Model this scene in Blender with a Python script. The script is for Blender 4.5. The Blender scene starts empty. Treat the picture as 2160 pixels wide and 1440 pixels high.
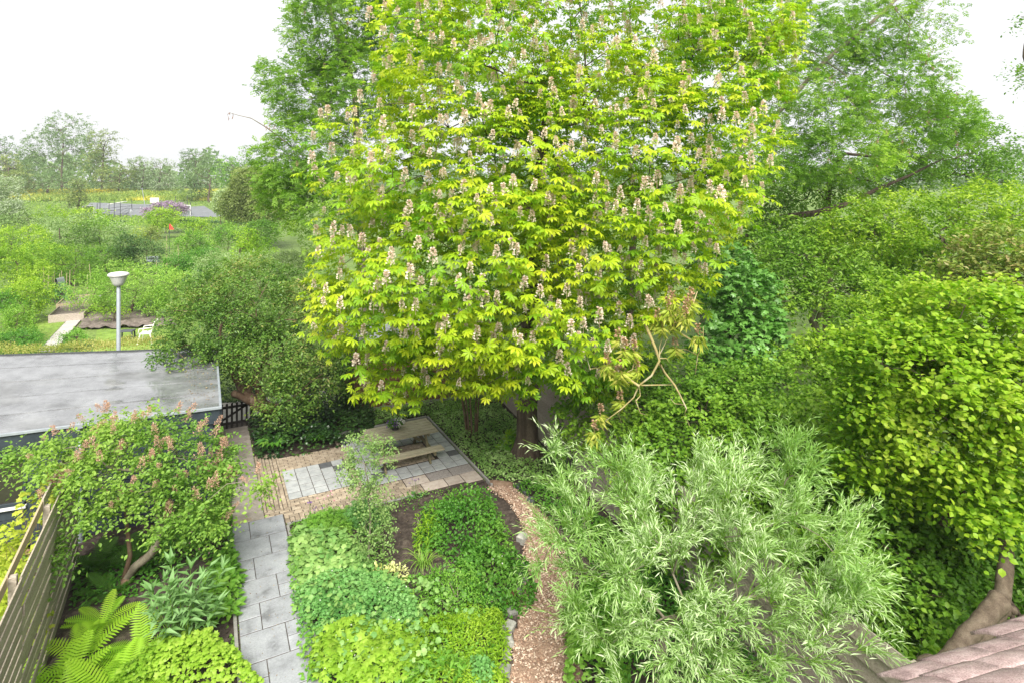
import bpy, math
import numpy as np
from mathutils import Vector, Matrix

# ------------------------------------------------------------------ camera, world, sun, exposure
scene = bpy.context.scene
C = scene.collection
H, F, YH = 7.478, 1250.0, 380.0          # eye height; focal length and horizon row in photo pixels
cam_d = bpy.data.cameras.new('camera')
cam_d.sensor_width = 36.0
cam_d.lens = 36.0 * F / 2160.0
cam_d.shift_y = -(720.0 - YH) / 2160.0
cam_d.clip_end = 3000.0
cam = bpy.data.objects.new('camera', cam_d)
cam.location = (0, 0, H)
cam.rotation_euler = (math.radians(90), 0, 0)
C.objects.link(cam)
scene.camera = cam

SUN_EL, SUN_AZ = math.radians(47), math.radians(172)    # azimuth clockwise from +Y: behind and a little left of the viewer
world = bpy.data.worlds.new('World')
scene.world = world
world.use_nodes = True
wn = world.node_tree
wn.nodes.clear()
w_out = wn.nodes.new('ShaderNodeOutputWorld')
w_bg = wn.nodes.new('ShaderNodeBackground')
w_sky = wn.nodes.new('ShaderNodeTexSky')
w_sky.sky_type = 'NISHITA'
w_sky.sun_disc = False
w_sky.sun_elevation = SUN_EL
w_sky.sun_rotation = SUN_AZ
w_sky.dust_density = 4.0
w_hs = wn.nodes.new('ShaderNodeHueSaturation')
w_hs.inputs['Saturation'].default_value = 0.18
w_mix = wn.nodes.new('ShaderNodeMix')                   # an even cloud deck over the blue
w_mix.data_type = 'RGBA'
w_mix.inputs[0].default_value = 0.80
w_mix.inputs[7].default_value = (6.2, 6.25, 6.35, 1)
wn.links.new(w_sky.outputs[0], w_hs.inputs['Color'])
wn.links.new(w_hs.outputs[0], w_mix.inputs[6])
wn.links.new(w_mix.outputs[2], w_bg.inputs['Color'])
w_bg.inputs['Strength'].default_value = 0.062
wn.links.new(w_bg.outputs[0], w_out.inputs['Surface'])

sun_d = bpy.data.lights.new('sun', 'SUN')
sun_d.energy = 3.0
sun_d.angle = math.radians(34)
sun_d.color = (1.0, 0.96, 0.88)
sun = bpy.data.objects.new('sun', sun_d)
sdir = Vector((math.sin(SUN_AZ) * math.cos(SUN_EL), math.cos(SUN_AZ) * math.cos(SUN_EL), math.sin(SUN_EL)))
sun.rotation_euler = sdir.to_track_quat('Z', 'Y').to_euler()
sun.location = (0, 0, 40)
C.objects.link(sun)

vs = scene.view_settings
vs.view_transform = 'Standard'
vs.look = 'None'
vs.gamma = 1.0
vs.use_curve_mapping = False
vs.exposure = 1.62
scene.cycles.use_denoising = True
scene.cycles.max_bounces = 8
scene.cycles.diffuse_bounces = 4
scene.cycles.transmission_bounces = 6
scene.cycles.transparent_max_bounces = 6
scene.cycles.glossy_bounces = 2
scene.cycles.caustics_reflective = False
scene.cycles.caustics_refractive = False

# ------------------------------------------------------------------ helpers
rng = np.random.default_rng(11)
UP = np.array([0, 0, 1.0])
TH = 0.48
CT, ST = math.cos(TH), math.sin(TH)
GX, GY = -5.89, 15.15                                   # the garden's own frame: u to the right, v towards the house


def W(u, v, z=0.0):
    return np.array([GX + u * CT + v * ST, GY + u * ST - v * CT, z])


def at(px, py, h=0.0):
    Y = F * (H - h) / (py - YH)
    return np.array([(px - 1080) / F * Y, Y, h])


def at3(px, py, Y):
    return np.array([(px - 1080) / F * Y, Y, H - (py - YH) / F * Y])


def tag(o, label=None, cat=None, group=None, kind=None):
    if label: o['label'] = label
    if cat: o['category'] = cat
    if group: o['group'] = group
    if kind: o['kind'] = kind
    return o


def thing(name, label, cat, loc, group=None):
    o = bpy.data.objects.new(name, None)
    o.empty_display_size = 0.1
    o.location = [float(x) for x in loc]
    C.objects.link(o)
    return tag(o, label, cat, group)


def wloc(o):
    p = np.zeros(3)
    while o is not None:
        p = p + np.array(o.location)
        o = o.parent
    return p


def mesh_of(name, V, T, mat, tint=None, smooth=False):
    V = np.ascontiguousarray(V, dtype=np.float32)
    T = np.ascontiguousarray(T, dtype=np.int32)
    k = T.shape[1]
    me = bpy.data.meshes.new(name)
    me.vertices.add(len(V))
    me.vertices.foreach_set('co', V.ravel())
    me.loops.add(T.size)
    me.loops.foreach_set('vertex_index', T.ravel())
    me.polygons.add(len(T))
    me.polygons.foreach_set('loop_start', np.arange(0, T.size, k, dtype=np.int32))
    me.polygons.foreach_set('loop_total', np.full(len(T), k, dtype=np.int32))
    me.polygons.foreach_set('use_smooth', np.full(len(T), bool(smooth)))
    if tint is not None:
        a = me.attributes.new('tint', 'FLOAT', 'POINT')
        a.data.foreach_set('value', np.ascontiguousarray(tint, dtype=np.float32))
    me.update(calc_edges=True)
    if mat: me.materials.append(mat)
    return me


def build(name, V, T, mat, parent=None, tint=None, smooth=False, kind=None, loc=None):
    V = np.asarray(V, dtype=np.float64)
    base = np.zeros(3)
    if parent is not None:
        base = wloc(parent)
    elif loc is not None:
        base = np.asarray(loc, float)
    o = bpy.data.objects.new(name, mesh_of(name, V - base, T, mat, tint, smooth))
    if parent is not None:
        o.parent = parent
    else:
        o.location = [float(x) for x in base]
    C.objects.link(o)
    if kind: o['kind'] = kind
    return o


def piece(name, me, parent, p, rz=0.0, scale=(1, 1, 1), rot=None):
    o = bpy.data.objects.new(name, me)
    o.parent = parent
    if parent is not None: p = np.asarray(p, float) - wloc(parent)
    o.location = [float(x) for x in p]
    if rot is not None:
        o.rotation_euler = Matrix(rot).to_euler()
    else:
        o.rotation_euler = (0, 0, rz)
    o.scale = scale
    C.objects.link(o)
    return o


def nrm(a):
    return a / np.maximum(np.linalg.norm(a, axis=-1, keepdims=True), 1e-9)


# small geometry kits --------------------------------------------------
BOXT = np.array([[0, 1, 5, 4], [1, 2, 6, 5], [2, 3, 7, 6], [3, 0, 4, 7], [4, 5, 9, 8], [5, 6, 10, 9], [6, 7, 11, 10], [7, 4, 8, 11], [8, 9, 10, 11], [3, 2, 1, 0]])


def box_v(l, w, h, b):
    x, y = l / 2, w / 2
    s = np.array([[-1, -1], [1, -1], [1, 1], [-1, 1]], float)
    lo = np.c_[s * [x, y], np.zeros(4)]
    mi = np.c_[s * [x, y], np.full(4, h - b)]
    to = np.c_[s * [x - b, y - b], np.full(4, h)]
    return np.vstack([lo, mi, to])


class MB:
    def __init__(s): s.V, s.T, s.n = [], [], 0

    def add(s, V, T):
        s.V.append(np.asarray(V, float)); s.T.append(np.asarray(T, int) + s.n); s.n += len(V)

    def box(s, c, l, w, h, rz=0.0, b=0.004, axis=None):
        """a box standing on c; axis = 3x3 columns (length, width, height)"""
        V = box_v(l, w, h, b)
        if axis is None:
            c_, s_ = math.cos(rz), math.sin(rz)
            axis = np.array([[c_, -s_, 0], [s_, c_, 0], [0, 0, 1.0]])
        s.add(V @ np.asarray(axis).T + np.asarray(c, float), BOXT)

    def bar(s, a, b, w, h, up=(0, 0, 1), bev=0.004):
        """a beam from a to b, w wide and h thick, centred on the line"""
        a, b = np.asarray(a, float), np.asarray(b, float)
        d = b - a; L = np.linalg.norm(d); d = d / L
        side = np.cross(np.asarray(up, float), d)
        if np.linalg.norm(side) < 1e-3: side = np.array([1.0, 0, 0])
        side = nrm(side); n = np.cross(d, side)
        s.box((a + b) / 2 - n * h / 2, L, w, h, axis=np.array([d, side, n]).T, b=bev)

    def tube(s, P, R, k=8, cap=True):
        V, T = tube(P, R, k, cap)
        s.add(V, T)

    def lathe(s, c, prof, k=20):
        prof = np.asarray(prof, float)
        a = np.linspace(0, 2 * math.pi, k, endpoint=False)
        V = np.concatenate([np.c_[r * np.cos(a), r * np.sin(a), np.full(k, z)] for r, z in prof]) + np.asarray(c, float)
        T = []
        for i in range(len(prof) - 1):
            for j in range(k):
                T.append([i * k + j, i * k + (j + 1) % k, (i + 1) * k + (j + 1) % k, (i + 1) * k + j])
        s.add(V, T)

    def out(s, name, mat, parent=None, smooth=False, kind=None, loc=None, tint=None):
        return build(name, np.vstack(s.V), np.vstack(s.T), mat, parent, smooth=smooth, kind=kind, loc=loc, tint=tint)


def tube(P, R, k=8, cap=True):
    P = np.asarray(P, float)
    R = np.full(len(P), R, float) if np.isscalar(R) else np.asarray(R, float)
    if cap:
        d = nrm(P[-1] - P[-2])
        P = np.vstack([P, P[-1] + d * R[-1] * .35, P[-1] + d * R[-1] * .45]); R = np.r_[R, R[-1] * .6, R[-1] * .03]
    n = len(P)
    t = np.gradient(P, axis=0); t = nrm(t)
    ref = np.array([0.31, 0.95, 0.05]) if abs(t[0][2]) > 0.7 else UP
    s = nrm(np.cross(t, ref)); u = np.cross(s, t)
    a = np.linspace(0, 2 * math.pi, k, endpoint=False)
    V = (P[:, None] + R[:, None, None] * (np.cos(a)[None, :, None] * s[:, None] + np.sin(a)[None, :, None] * u[:, None])).reshape(-1, 3)
    i = np.arange(n - 1)[:, None] * k; j = np.arange(k)[None]
    T = np.stack([i + j, i + (j + 1) % k, i + k + (j + 1) % k, i + k + j], -1).reshape(-1, 4)
    return V, T


def knobbly(P, R, k=12, amp=.07, sub=6):
    """a smooth limb with uneven girth"""
    P = np.asarray(P, float); R = np.asarray(R, float) * np.ones(len(P)); n = len(P)
    Q = np.vstack([2 * P[0] - P[1], P, 2 * P[-1] - P[-2]])
    pts, rad = [], []
    for i in range(n - 1):
        for t in np.linspace(0, 1, sub, endpoint=False):
            a, b, c, d = Q[i], Q[i + 1], Q[i + 2], Q[i + 3]
            pts.append(.5 * (2 * b + (c - a) * t + (2 * a - 5 * b + 4 * c - d) * t * t + (3 * b - a - 3 * c + d) * t ** 3)); rad.append(R[i] * (1 - t) + R[i + 1] * t)
    pts.append(P[-1]); rad.append(R[-1])
    pts = np.array(pts); V, T = tube(pts, np.array(rad), k)
    cen = np.repeat(np.vstack([pts, pts[-1:], pts[-1:]]), k, axis=0)[:len(V)]
    w = wob(V / max(R.max(), .03) * .9, 1.3) + .6 * wob(V / max(R.max(), .03) * 2.3 + 5, 1.1)
    return V + (V - cen) * (amp * w)[:, None], T


# materials ------------------------------------------------------------
def new_mat(name):
    m = bpy.data.materials.new(name); m.use_nodes = True
    nt = m.node_tree; nt.nodes.clear()
    return m, nt, nt.nodes.new('ShaderNodeOutputMaterial')


def N(nt, kind, **kw):
    n = nt.nodes.new(kind)
    for k, v in kw.items():
        if k in n.inputs: n.inputs[k].default_value = v
        else: setattr(n, k, v)
    return n


def ramp(nt, fac, cols):
    r = nt.nodes.new('ShaderNodeValToRGB')
    el = r.color_ramp.elements
    while len(el) < len(cols): el.new(0.5)
    for e, (p, c) in zip(el, cols):
        e.position = p; e.color = (*c, 1)
    nt.links.new(fac, r.inputs[0])
    return r


def leaf_mat(name, cols, trans=0.42, rough=0.5, spec=0.35, tcol=(.98, 1.2, .5)):
    m, nt, out = new_mat(name)
    a = N(nt, 'ShaderNodeAttribute', attribute_name='tint')
    k = len(cols)
    r = ramp(nt, a.outputs['Fac'], [(i / max(k - 1, 1), c) for i, c in enumerate(cols)])
    p = N(nt, 'ShaderNodeBsdfPrincipled', Roughness=rough)
    p.inputs['Specular IOR Level'].default_value = spec
    t = N(nt, 'ShaderNodeBsdfTranslucent')
    mul = N(nt, 'ShaderNodeMix', data_type='RGBA', blend_type='MULTIPLY')
    mul.inputs[0].default_value = 1.0
    mul.inputs[7].default_value = (*tcol, 1)
    mx = N(nt, 'ShaderNodeMixShader'); mx.inputs[0].default_value = trans
    L = nt.links.new
    L(r.outputs[0], p.inputs['Base Color']); L(r.outputs[0], mul.inputs[6]); L(mul.outputs[2], t.inputs['Color'])
    L(p.outputs[0], mx.inputs[1]); L(t.outputs[0], mx.inputs[2]); L(mx.outputs[0], out.inputs['Surface'])
    return m


def rough_mat(name, cols, scale=6.0, rough=0.85, bump=0.3, stretch=(1, 1, 1), detail=6.0, obj_var=0.0, spec=0.3, fine=0.0, coord='Object', bscale=None):
    """noise-coloured surface; obj_var varies each piece as a whole"""
    m, nt, out = new_mat(name)
    L = nt.links.new
    tc = N(nt, 'ShaderNodeTexCoord')
    mp = N(nt, 'ShaderNodeMapping'); mp.inputs['Scale'].default_value = stretch
    src = tc.outputs[coord]
    oi = N(nt, 'ShaderNodeObjectInfo')
    addv = N(nt, 'ShaderNodeVectorMath', operation='ADD')
    L(src, addv.inputs[0])
    sc = N(nt, 'ShaderNodeVectorMath', operation='SCALE'); sc.inputs['Scale'].default_value = 37.0 if coord == 'Object' else 0.0
    cmb = N(nt, 'ShaderNodeCombineXYZ'); L(oi.outputs['Random'], cmb.inputs[0]); L(oi.outputs['Random'], cmb.inputs[2])
    L(cmb.outputs[0], sc.inputs[0]); L(sc.outputs[0], addv.inputs[1])
    L(addv.outputs[0], mp.inputs[0])
    nz = N(nt, 'ShaderNodeTexNoise', Scale=scale, Detail=detail, Roughness=0.62)
    L(mp.outputs[0], nz.inputs['Vector'])
    r = ramp(nt, nz.outputs[0], [(0.28 + 0.44 * i / max(len(cols) - 1, 1), c) for i, c in enumerate(cols)])
    col = r.outputs[0]
    if fine > 0:
        n2 = N(nt, 'ShaderNodeTexNoise', Scale=scale * 14, Detail=3.0)
        L(mp.outputs[0], n2.inputs['Vector'])
        mr = N(nt, 'ShaderNodeMapRange'); mr.inputs[3].default_value = 1 - fine; mr.inputs[4].default_value = 1 + fine
        mr.inputs[1].default_value = 0.3; mr.inputs[2].default_value = 0.7
        L(n2.outputs[0], mr.inputs[0])
        mm = N(nt, 'ShaderNodeVectorMath', operation='SCALE'); L(col, mm.inputs[0]); L(mr.outputs[0], mm.inputs['Scale'])
        col = mm.outputs[0]
    if obj_var > 0:
        mr = N(nt, 'ShaderNodeMapRange'); mr.inputs[3].default_value = 1 - obj_var; mr.inputs[4].default_value = 1 + obj_var
        L(oi.outputs['Random'], mr.inputs[0])
        mm = N(nt, 'ShaderNodeVectorMath', operation='SCALE'); L(col, mm.inputs[0]); L(mr.outputs[0], mm.inputs['Scale'])
        col = mm.outputs[0]
    p = N(nt, 'ShaderNodeBsdfPrincipled', Roughness=rough)
    p.inputs['Specular IOR Level'].default_value = spec
    L(col, p.inputs['Base Color'])
    if bump > 0:
        b = N(nt, 'ShaderNodeBump', Strength=bump, Distance=0.02)
        if bscale:
            n3 = N(nt, 'ShaderNodeTexNoise', Scale=bscale, Detail=4.0); L(mp.outputs[0], n3.inputs['Vector']); L(n3.outputs[0], b.inputs['Height'])
        else:
            L(nz.outputs[0], b.inputs['Height'])
        L(b.outputs[0], p.inputs['Normal'])
    L(p.outputs[0], out.inputs['Surface'])
    return m


M = {}
M['soil'] = rough_mat('soil', [(.022, .016, .013), (.05, .037, .03), (.11, .087, .07)], 9, bump=.9, fine=.5, coord='Object')
M['chip_bed'] = rough_mat('chip_bed', [(.15, .09, .065), (.27, .175, .125), (.38, .27, .2)], 30, bump=.8, fine=.4)
M['grass_far'] = rough_mat('grass_far', [(.10, .17, .03), (.16, .24, .04), (.22, .30, .06)], .25, bump=.2, fine=.3)
M['ground'] = rough_mat('ground', [(.06, .10, .02), (.10, .16, .03), (.14, .20, .045)], .5, bump=.3, fine=.4)
M['slab'] = rough_mat('slab', [(.12, .123, .13), (.23, .238, .257), (.275, .285, .305), (.30, .31, .33)], 2.6, rough=.75, bump=.06, fine=.12, obj_var=.08)
M['tile'] = rough_mat('tile', [(.24, .25, .255), (.33, .34, .345), (.39, .40, .40)], 6, rough=.8, bump=.08, fine=.1, obj_var=.08)
M['tile_dark'] = rough_mat('tile_dark', [(.06, .063, .07), (.09, .093, .1), (.12, .12, .12)], 6, rough=.8, bump=.08, fine=.15)
M['grit'] = rough_mat('grit', [(.14, .125, .115), (.22, .195, .185), (.28, .25, .24)], 25, rough=.9, bump=.2, fine=.35, obj_var=.18)
M['grit_pink'] = rough_mat('grit_pink', [(.28, .23, .195), (.37, .31, .27), (.44, .385, .34)], 7, rough=.9, bump=.15, fine=.15, obj_var=.1)
M['path_conc'] = rough_mat('path_conc', [(.17, .145, .125), (.26, .23, .20), (.34, .305, .27)], 4, rough=.9, bump=.15, fine=.15, obj_var=.12)
M['brick'] = rough_mat('brick', [(.21, .16, .115), (.31, .25, .185), (.40, .335, .26)], 7, rough=.9, bump=.2, fine=.2, obj_var=.25)
M['kerb'] = rough_mat('kerb', [(.2, .19, .18), (.3, .29, .27)], 5, rough=.9, bump=.15, fine=.15)
M['old_wood'] = rough_mat('old_wood', [(.22, .18, .14), (.36, .31, .25), (.46, .41, .34)], 3, rough=.85, bump=.35, stretch=(1.2, 14, 14), fine=.12, obj_var=.12)
M['table_wood'] = rough_mat('table_wood', [(.20, .17, .115), (.33, .29, .205), (.43, .385, .285)], 3, rough=.85, bump=.4, stretch=(1.2, 14, 14), fine=.15, obj_var=.1)
M['table_frame'] = rough_mat('table_frame', [(.10, .085, .05), (.16, .14, .08), (.22, .19, .11)], 3, rough=.9, bump=.4, stretch=(3, 10, 10), fine=.15)
M['grey_wood'] = rough_mat('grey_wood', [(.22, .175, .15), (.33, .28, .24), (.42, .36, .31)], 2.5, rough=.85, bump=.35, stretch=(1, 12, 12), fine=.12, obj_var=.12)
M['new_wood'] = rough_mat('new_wood', [(.32, .25, .155), (.42, .34, .23)], 3, rough=.8, bump=.2, stretch=(1.2, 14, 14), fine=.1)
M['brown_wood'] = rough_mat('brown_wood', [(.10, .052, .026), (.18, .09, .045), (.26, .135, .07)], 2.5, rough=.8, bump=.3, stretch=(1, 12, 12), fine=.15, obj_var=.2)
M['black_wood'] = rough_mat('black_wood', [(.012, .010, .009), (.03, .025, .022)], 4, rough=.8, bump=.3, stretch=(3, 3, 10))
M['navy'] = rough_mat('navy', [(.014, .021, .029), (.021, .030, .040), (.032, .043, .055)], 2.2, rough=.55, bump=.05, fine=.1, obj_var=.12, spec=.45)
M['white_paint'] = rough_mat('white_paint', [(.55, .55, .54), (.68, .68, .67)], 4, rough=.5, bump=.05)
M['plastic'] = rough_mat('plastic', [(.55, .54, .49), (.64, .63, .57)], 3, rough=.4, bump=0)
M['dark_plastic'] = rough_mat('dark_plastic', [(.05, .055, .065), (.07, .075, .085)], 3, rough=.5, bump=0)
M['galv'] = rough_mat('galv', [(.19, .215, .24), (.26, .285, .31)], 6, rough=.5, bump=0, spec=.5)
M['dark_metal'] = rough_mat('dark_metal', [(.03, .033, .04), (.05, .055, .06)], 5, rough=.5, bump=0)
M['lamp_bowl'] = rough_mat('lamp_bowl', [(.5, .5, .47), (.66, .66, .63)], 4, rough=.3, bump=0, spec=.5)
M['lamp_cap'] = rough_mat('lamp_cap', [(.25, .25, .25), (.55, .54, .52), (.68, .67, .65)], 9, rough=.7, bump=.1)
M['bark'] = rough_mat('bark', [(.035, .024, .017), (.085, .062, .046), (.15, .115, .088)], 7, rough=.95, bump=1.0, stretch=(1, 1, .25), fine=.3)
M['bark_grey'] = rough_mat('bark_grey', [(.10, .085, .06), (.19, .165, .12), (.27, .24, .18)], 6, rough=.9, bump=.5, stretch=(1, 1, .4), fine=.2)
M['bark_plum'] = rough_mat('bark_plum', [(.07, .042, .028), (.15, .095, .062), (.25, .18, .13)], 6, rough=.8, bump=.7, stretch=(1, 1, .5), fine=.2)
M['bark_lichen'] = rough_mat('bark_lichen', [(.20, .17, .12), (.32, .26, .10), (.40, .37, .30)], 5, rough=.9, bump=.4, fine=.2)
M['bark_near'] = rough_mat('bark_near', [(.07, .05, .035), (.13, .098, .07), (.19, .15, .11)], 9, rough=.9, bump=.8, fine=.3)
M['stone'] = rough_mat('stone', [(.14, .14, .125), (.25, .245, .22), (.36, .35, .31)], 6, rough=.9, bump=.4, fine=.2, obj_var=.25)
M['stone_dark'] = rough_mat('stone_dark', [(.045, .05, .055), (.08, .085, .09)], 6, rough=.9, bump=.3, fine=.2)
M['clay'] = rough_mat('clay', [(.30, .13, .08), (.4, .2, .12)], 6, rough=.9, bump=.2, fine=.2)
M['roof_tile'] = rough_mat('roof_tile', [(.20, .14, .135), (.38, .275, .265), (.48, .375, .36)], 7, rough=.9, bump=.4, fine=.4, obj_var=.1)
M['court'] = rough_mat('court', [(.12, .13, .14), (.17, .18, .19)], .5, rough=.9, bump=.05)
M['allot_soil'] = rough_mat('allot_soil', [(.07, .055, .045), (.14, .115, .10), (.22, .18, .16)], 4, rough=.95, bump=.8, fine=.4)
M['allot_path'] = rough_mat('allot_path', [(.33, .305, .285), (.43, .405, .38)], 2, rough=.9, bump=.1, fine=.1, obj_var=.08)
M['jacket'] = rough_mat('jacket', [(.22, .23, .25), (.3, .31, .33)], 8, rough=.9, bump=0)
M['skin'] = rough_mat('skin', [(.45, .28, .2), (.5, .32, .24)], 8, rough=.7, bump=0)
M['red_cloth'] = rough_mat('red_cloth', [(.6, .05, .035), (.7, .08, .05)], 4, rough=.8, bump=0)
M['clay_pot'] = rough_mat('clay_pot', [(.06, .06, .065), (.09, .09, .095)], 5, rough=.7, bump=0)
M['net'] = rough_mat('net', [(.16, .19, .18), (.26, .29, .28)], 30, rough=.9, bump=0)

m, nt, out = new_mat('window_glass')
g = N(nt, 'ShaderNodeBsdfPrincipled', Roughness=.04)
g.inputs['Base Color'].default_value = (.03, .028, .022, 1)
g.inputs['Specular IOR Level'].default_value = .6
nt.links.new(g.outputs[0], out.inputs['Surface'])
M['window_glass'] = m

# bitumen roof: rain stands on part of it and mirrors the sky
m, nt, out = new_mat('roof_felt')
L_ = nt.links.new
tc = N(nt, 'ShaderNodeTexCoord')
mp = N(nt, 'ShaderNodeMapping'); mp.inputs['Scale'].default_value = (.35, .8, 1); mp.inputs['Rotation'].default_value = (0, 0, -.42)
L_(tc.outputs['Object'], mp.inputs[0])
nz = N(nt, 'ShaderNodeTexNoise', Scale=.9, Detail=5.0, Roughness=.55); L_(mp.outputs[0], nz.inputs['Vector'])
wet = ramp(nt, nz.outputs[0], [(.40, (0, 0, 0)), (.50, (1, 1, 1))])
n2 = N(nt, 'ShaderNodeTexNoise', Scale=40.0, Detail=4.0); L_(tc.outputs['Object'], n2.inputs['Vector'])
dry = ramp(nt, n2.outputs[0], [(.3, (.165, .17, .18)), (.7, (.225, .23, .24))])
p = N(nt, 'ShaderNodeBsdfPrincipled')
mr = N(nt, 'ShaderNodeMapRange'); mr.inputs[3].default_value = .62; mr.inputs[4].default_value = .08
L_(wet.outputs[0], mr.inputs[0]); L_(mr.outputs[0], p.inputs['Roughness'])
mr2 = N(nt, 'ShaderNodeMapRange'); mr2.inputs[3].default_value = .5; mr2.inputs[4].default_value = 1.0
L_(wet.outputs[0], mr2.inputs[0]); L_(mr2.outputs[0], p.inputs['Specular IOR Level'])
n4 = N(nt, 'ShaderNodeTexNoise', Scale=1.3, Detail=7.0, Roughness=.7); L_(tc.outputs['Object'], n4.inputs['Vector'])
mr4 = N(nt, 'ShaderNodeMapRange'); mr4.inputs[1].default_value = .35; mr4.inputs[2].default_value = .65; mr4.inputs[3].default_value = .5; mr4.inputs[4].default_value = 1.12
L_(n4.outputs[0], mr4.inputs[0])
sc4 = N(nt, 'ShaderNodeVectorMath', operation='SCALE'); L_(dry.outputs[0], sc4.inputs[0]); L_(mr4.outputs[0], sc4.inputs['Scale'])
L_(sc4.outputs[0], p.inputs['Base Color'])
p.inputs['IOR'].default_value = 1.75
L_(p.outputs[0], out.inputs['Surface'])
M['roof_felt'] = m

# leaves ---------------------------------------------------------------
LM = {}
LM['chestnut'] = leaf_mat('leaf_chestnut', [(.105, .26, .016), (.225, .395, .014), (.365, .485, .014), (.46, .51, .02)], .42, tcol=(.95, 1.2, .5))
LM['wilted'] = leaf_mat('leaf_wilted', [(.30, .40, .04), (.40, .46, .06), (.46, .43, .09)], .4)
LM['ash'] = leaf_mat('leaf_ash', [(.10, .21, .024), (.19, .34, .036), (.32, .47, .05)], .45)
LM['dogwood'] = leaf_mat('leaf_dogwood', [(.13, .28, .018), (.22, .38, .02), (.32, .46, .03), (.40, .47, .06)], .45)
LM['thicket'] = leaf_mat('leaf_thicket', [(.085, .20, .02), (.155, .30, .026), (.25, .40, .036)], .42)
LM['mid_green'] = leaf_mat('leaf_mid_green', [(.09, .20, .022), (.17, .31, .03), (.27, .41, .04)], .42)
LM['yellow_green'] = leaf_mat('leaf_yellow_green', [(.14, .27, .022), (.26, .40, .028), (.38, .49, .045)], .45)
LM['reddish'] = leaf_mat('leaf_reddish', [(.13, .24, .03), (.24, .30, .06), (.38, .27, .14)], .4)
LM['maple'] = leaf_mat('leaf_maple', [(.08, .22, .03), (.14, .31, .055), (.22, .42, .12)], .35, rough=.4, spec=.5)
LM['plum'] = leaf_mat('leaf_plum', [(.055, .13, .025), (.11, .22, .035), (.19, .31, .055), (.33, .30, .10)], .4, rough=.4)
LM['willow'] = leaf_mat('leaf_willow', [(.22, .40, .08), (.38, .54, .20), (.66, .74, .50)], .4, rough=.45, spec=.5)
LM['lilac'] = leaf_mat('leaf_lilac', [(.11, .24, .035), (.19, .34, .05), (.28, .42, .07)], .45)
LM['pink_spray'] = leaf_mat('pink_spray', [(.40, .22, .15), (.55, .34, .25), (.62, .46, .33)], .3, tcol=(1, .9, .9))
LM['fern'] = leaf_mat('leaf_fern', [(.19, .40, .02), (.28, .50, .028), (.38, .58, .045)], .5)
LM['fern_dark'] = leaf_mat('leaf_fern_dark', [(.045, .13, .015), (.08, .19, .02), (.11, .24, .03)], .4)
LM['buddleia'] = leaf_mat('leaf_buddleia', [(.10, .22, .06), (.16, .30, .09), (.26, .42, .18)], .35, rough=.55)
LM['lime'] = leaf_mat('leaf_lime', [(.21, .38, .03), (.30, .47, .045), (.40, .55, .08)], .5)
LM['lime_mat'] = leaf_mat('leaf_lime_mat', [(.13, .28, .012), (.23, .40, .018), (.33, .48, .04)], .45)
LM['fresh'] = leaf_mat('leaf_fresh', [(.10, .27, .025), (.17, .36, .04), (.25, .44, .07)], .42)
LM['mint'] = leaf_mat('leaf_mint', [(.055, .18, .018), (.10, .26, .028), (.17, .34, .045)], .42)
LM['pale'] = leaf_mat('leaf_pale', [(.14, .30, .075), (.22, .38, .10), (.33, .48, .15)], .35)
LM['blue_green'] = leaf_mat('leaf_blue_green', [(.09, .25, .055), (.15, .34, .085), (.24, .43, .14)], .35)
LM['dark_gloss'] = leaf_mat('leaf_dark_gloss', [(.018, .055, .012), (.035, .09, .018), (.06, .13, .028)], .25, rough=.35, spec=.5)
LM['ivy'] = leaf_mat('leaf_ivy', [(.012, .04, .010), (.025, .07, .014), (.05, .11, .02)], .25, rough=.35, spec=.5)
LM['lamium'] = leaf_mat('leaf_lamium', [(.13, .27, .05), (.24, .40, .10), (.40, .54, .22)], .35)
LM['golden'] = leaf_mat('leaf_golden', [(.36, .44, .04), (.48, .53, .06), (.58, .58, .12)], .5)
LM['grassy'] = leaf_mat('leaf_grassy', [(.13, .28, .03), (.22, .38, .05), (.32, .46, .09)], .45)
LM['cream'] = leaf_mat('leaf_cream', [(.45, .5, .13), (.62, .62, .25), (.75, .72, .40)], .4)
LM['rose'] = leaf_mat('leaf_rose', [(.13, .24, .06), (.22, .34, .10), (.33, .44, .17)], .4, rough=.4)
LM['orchard'] = leaf_mat('leaf_orchard', [(.11, .26, .025), (.21, .38, .045), (.36, .52, .10)], .42)
LM['orchard_pale'] = leaf_mat('leaf_orchard_pale', [(.20, .31, .10), (.31, .41, .18), (.46, .52, .32)], .4)
LM['orchard_lime'] = leaf_mat('leaf_orchard_lime', [(.17, .32, .02), (.30, .45, .03), (.44, .56, .06)], .45)
LM['far'] = leaf_mat('leaf_far', [(.11, .19, .07), (.17, .26, .10), (.23, .32, .13)], .4)
LM['far_olive'] = leaf_mat('leaf_far_olive', [(.16, .21, .06), (.23, .29, .08), (.29, .34, .10)], .4)
LM['far_silver'] = leaf_mat('leaf_far_silver', [(.24, .31, .18), (.33, .40, .26), (.45, .50, .38)], .4)
LM['hedge_dry'] = leaf_mat('leaf_hedge_dry', [(.26, .30, .06), (.38, .38, .10), (.46, .40, .16)], .4)
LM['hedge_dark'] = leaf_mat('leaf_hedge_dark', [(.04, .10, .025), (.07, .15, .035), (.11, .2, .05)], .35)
LM['meadow'] = leaf_mat('leaf_meadow', [(.20, .30, .05), (.30, .38, .07), (.46, .46, .08), (.70, .60, .06)], .3)
LM['lawn'] = leaf_mat('leaf_lawn', [(.14, .26, .02), (.22, .36, .03), (.30, .42, .05)], .4)
LM['white_flower'] = leaf_mat('white_flower', [(.7, .68, .62), (.8, .78, .74)], .3, tcol=(1, 1, 1))
LM['candle'] = leaf_mat('candle_petal', [(.58, .40, .31), (.77, .64, .54), (.84, .77, .68)], .3, tcol=(1, .95, .9))
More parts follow.
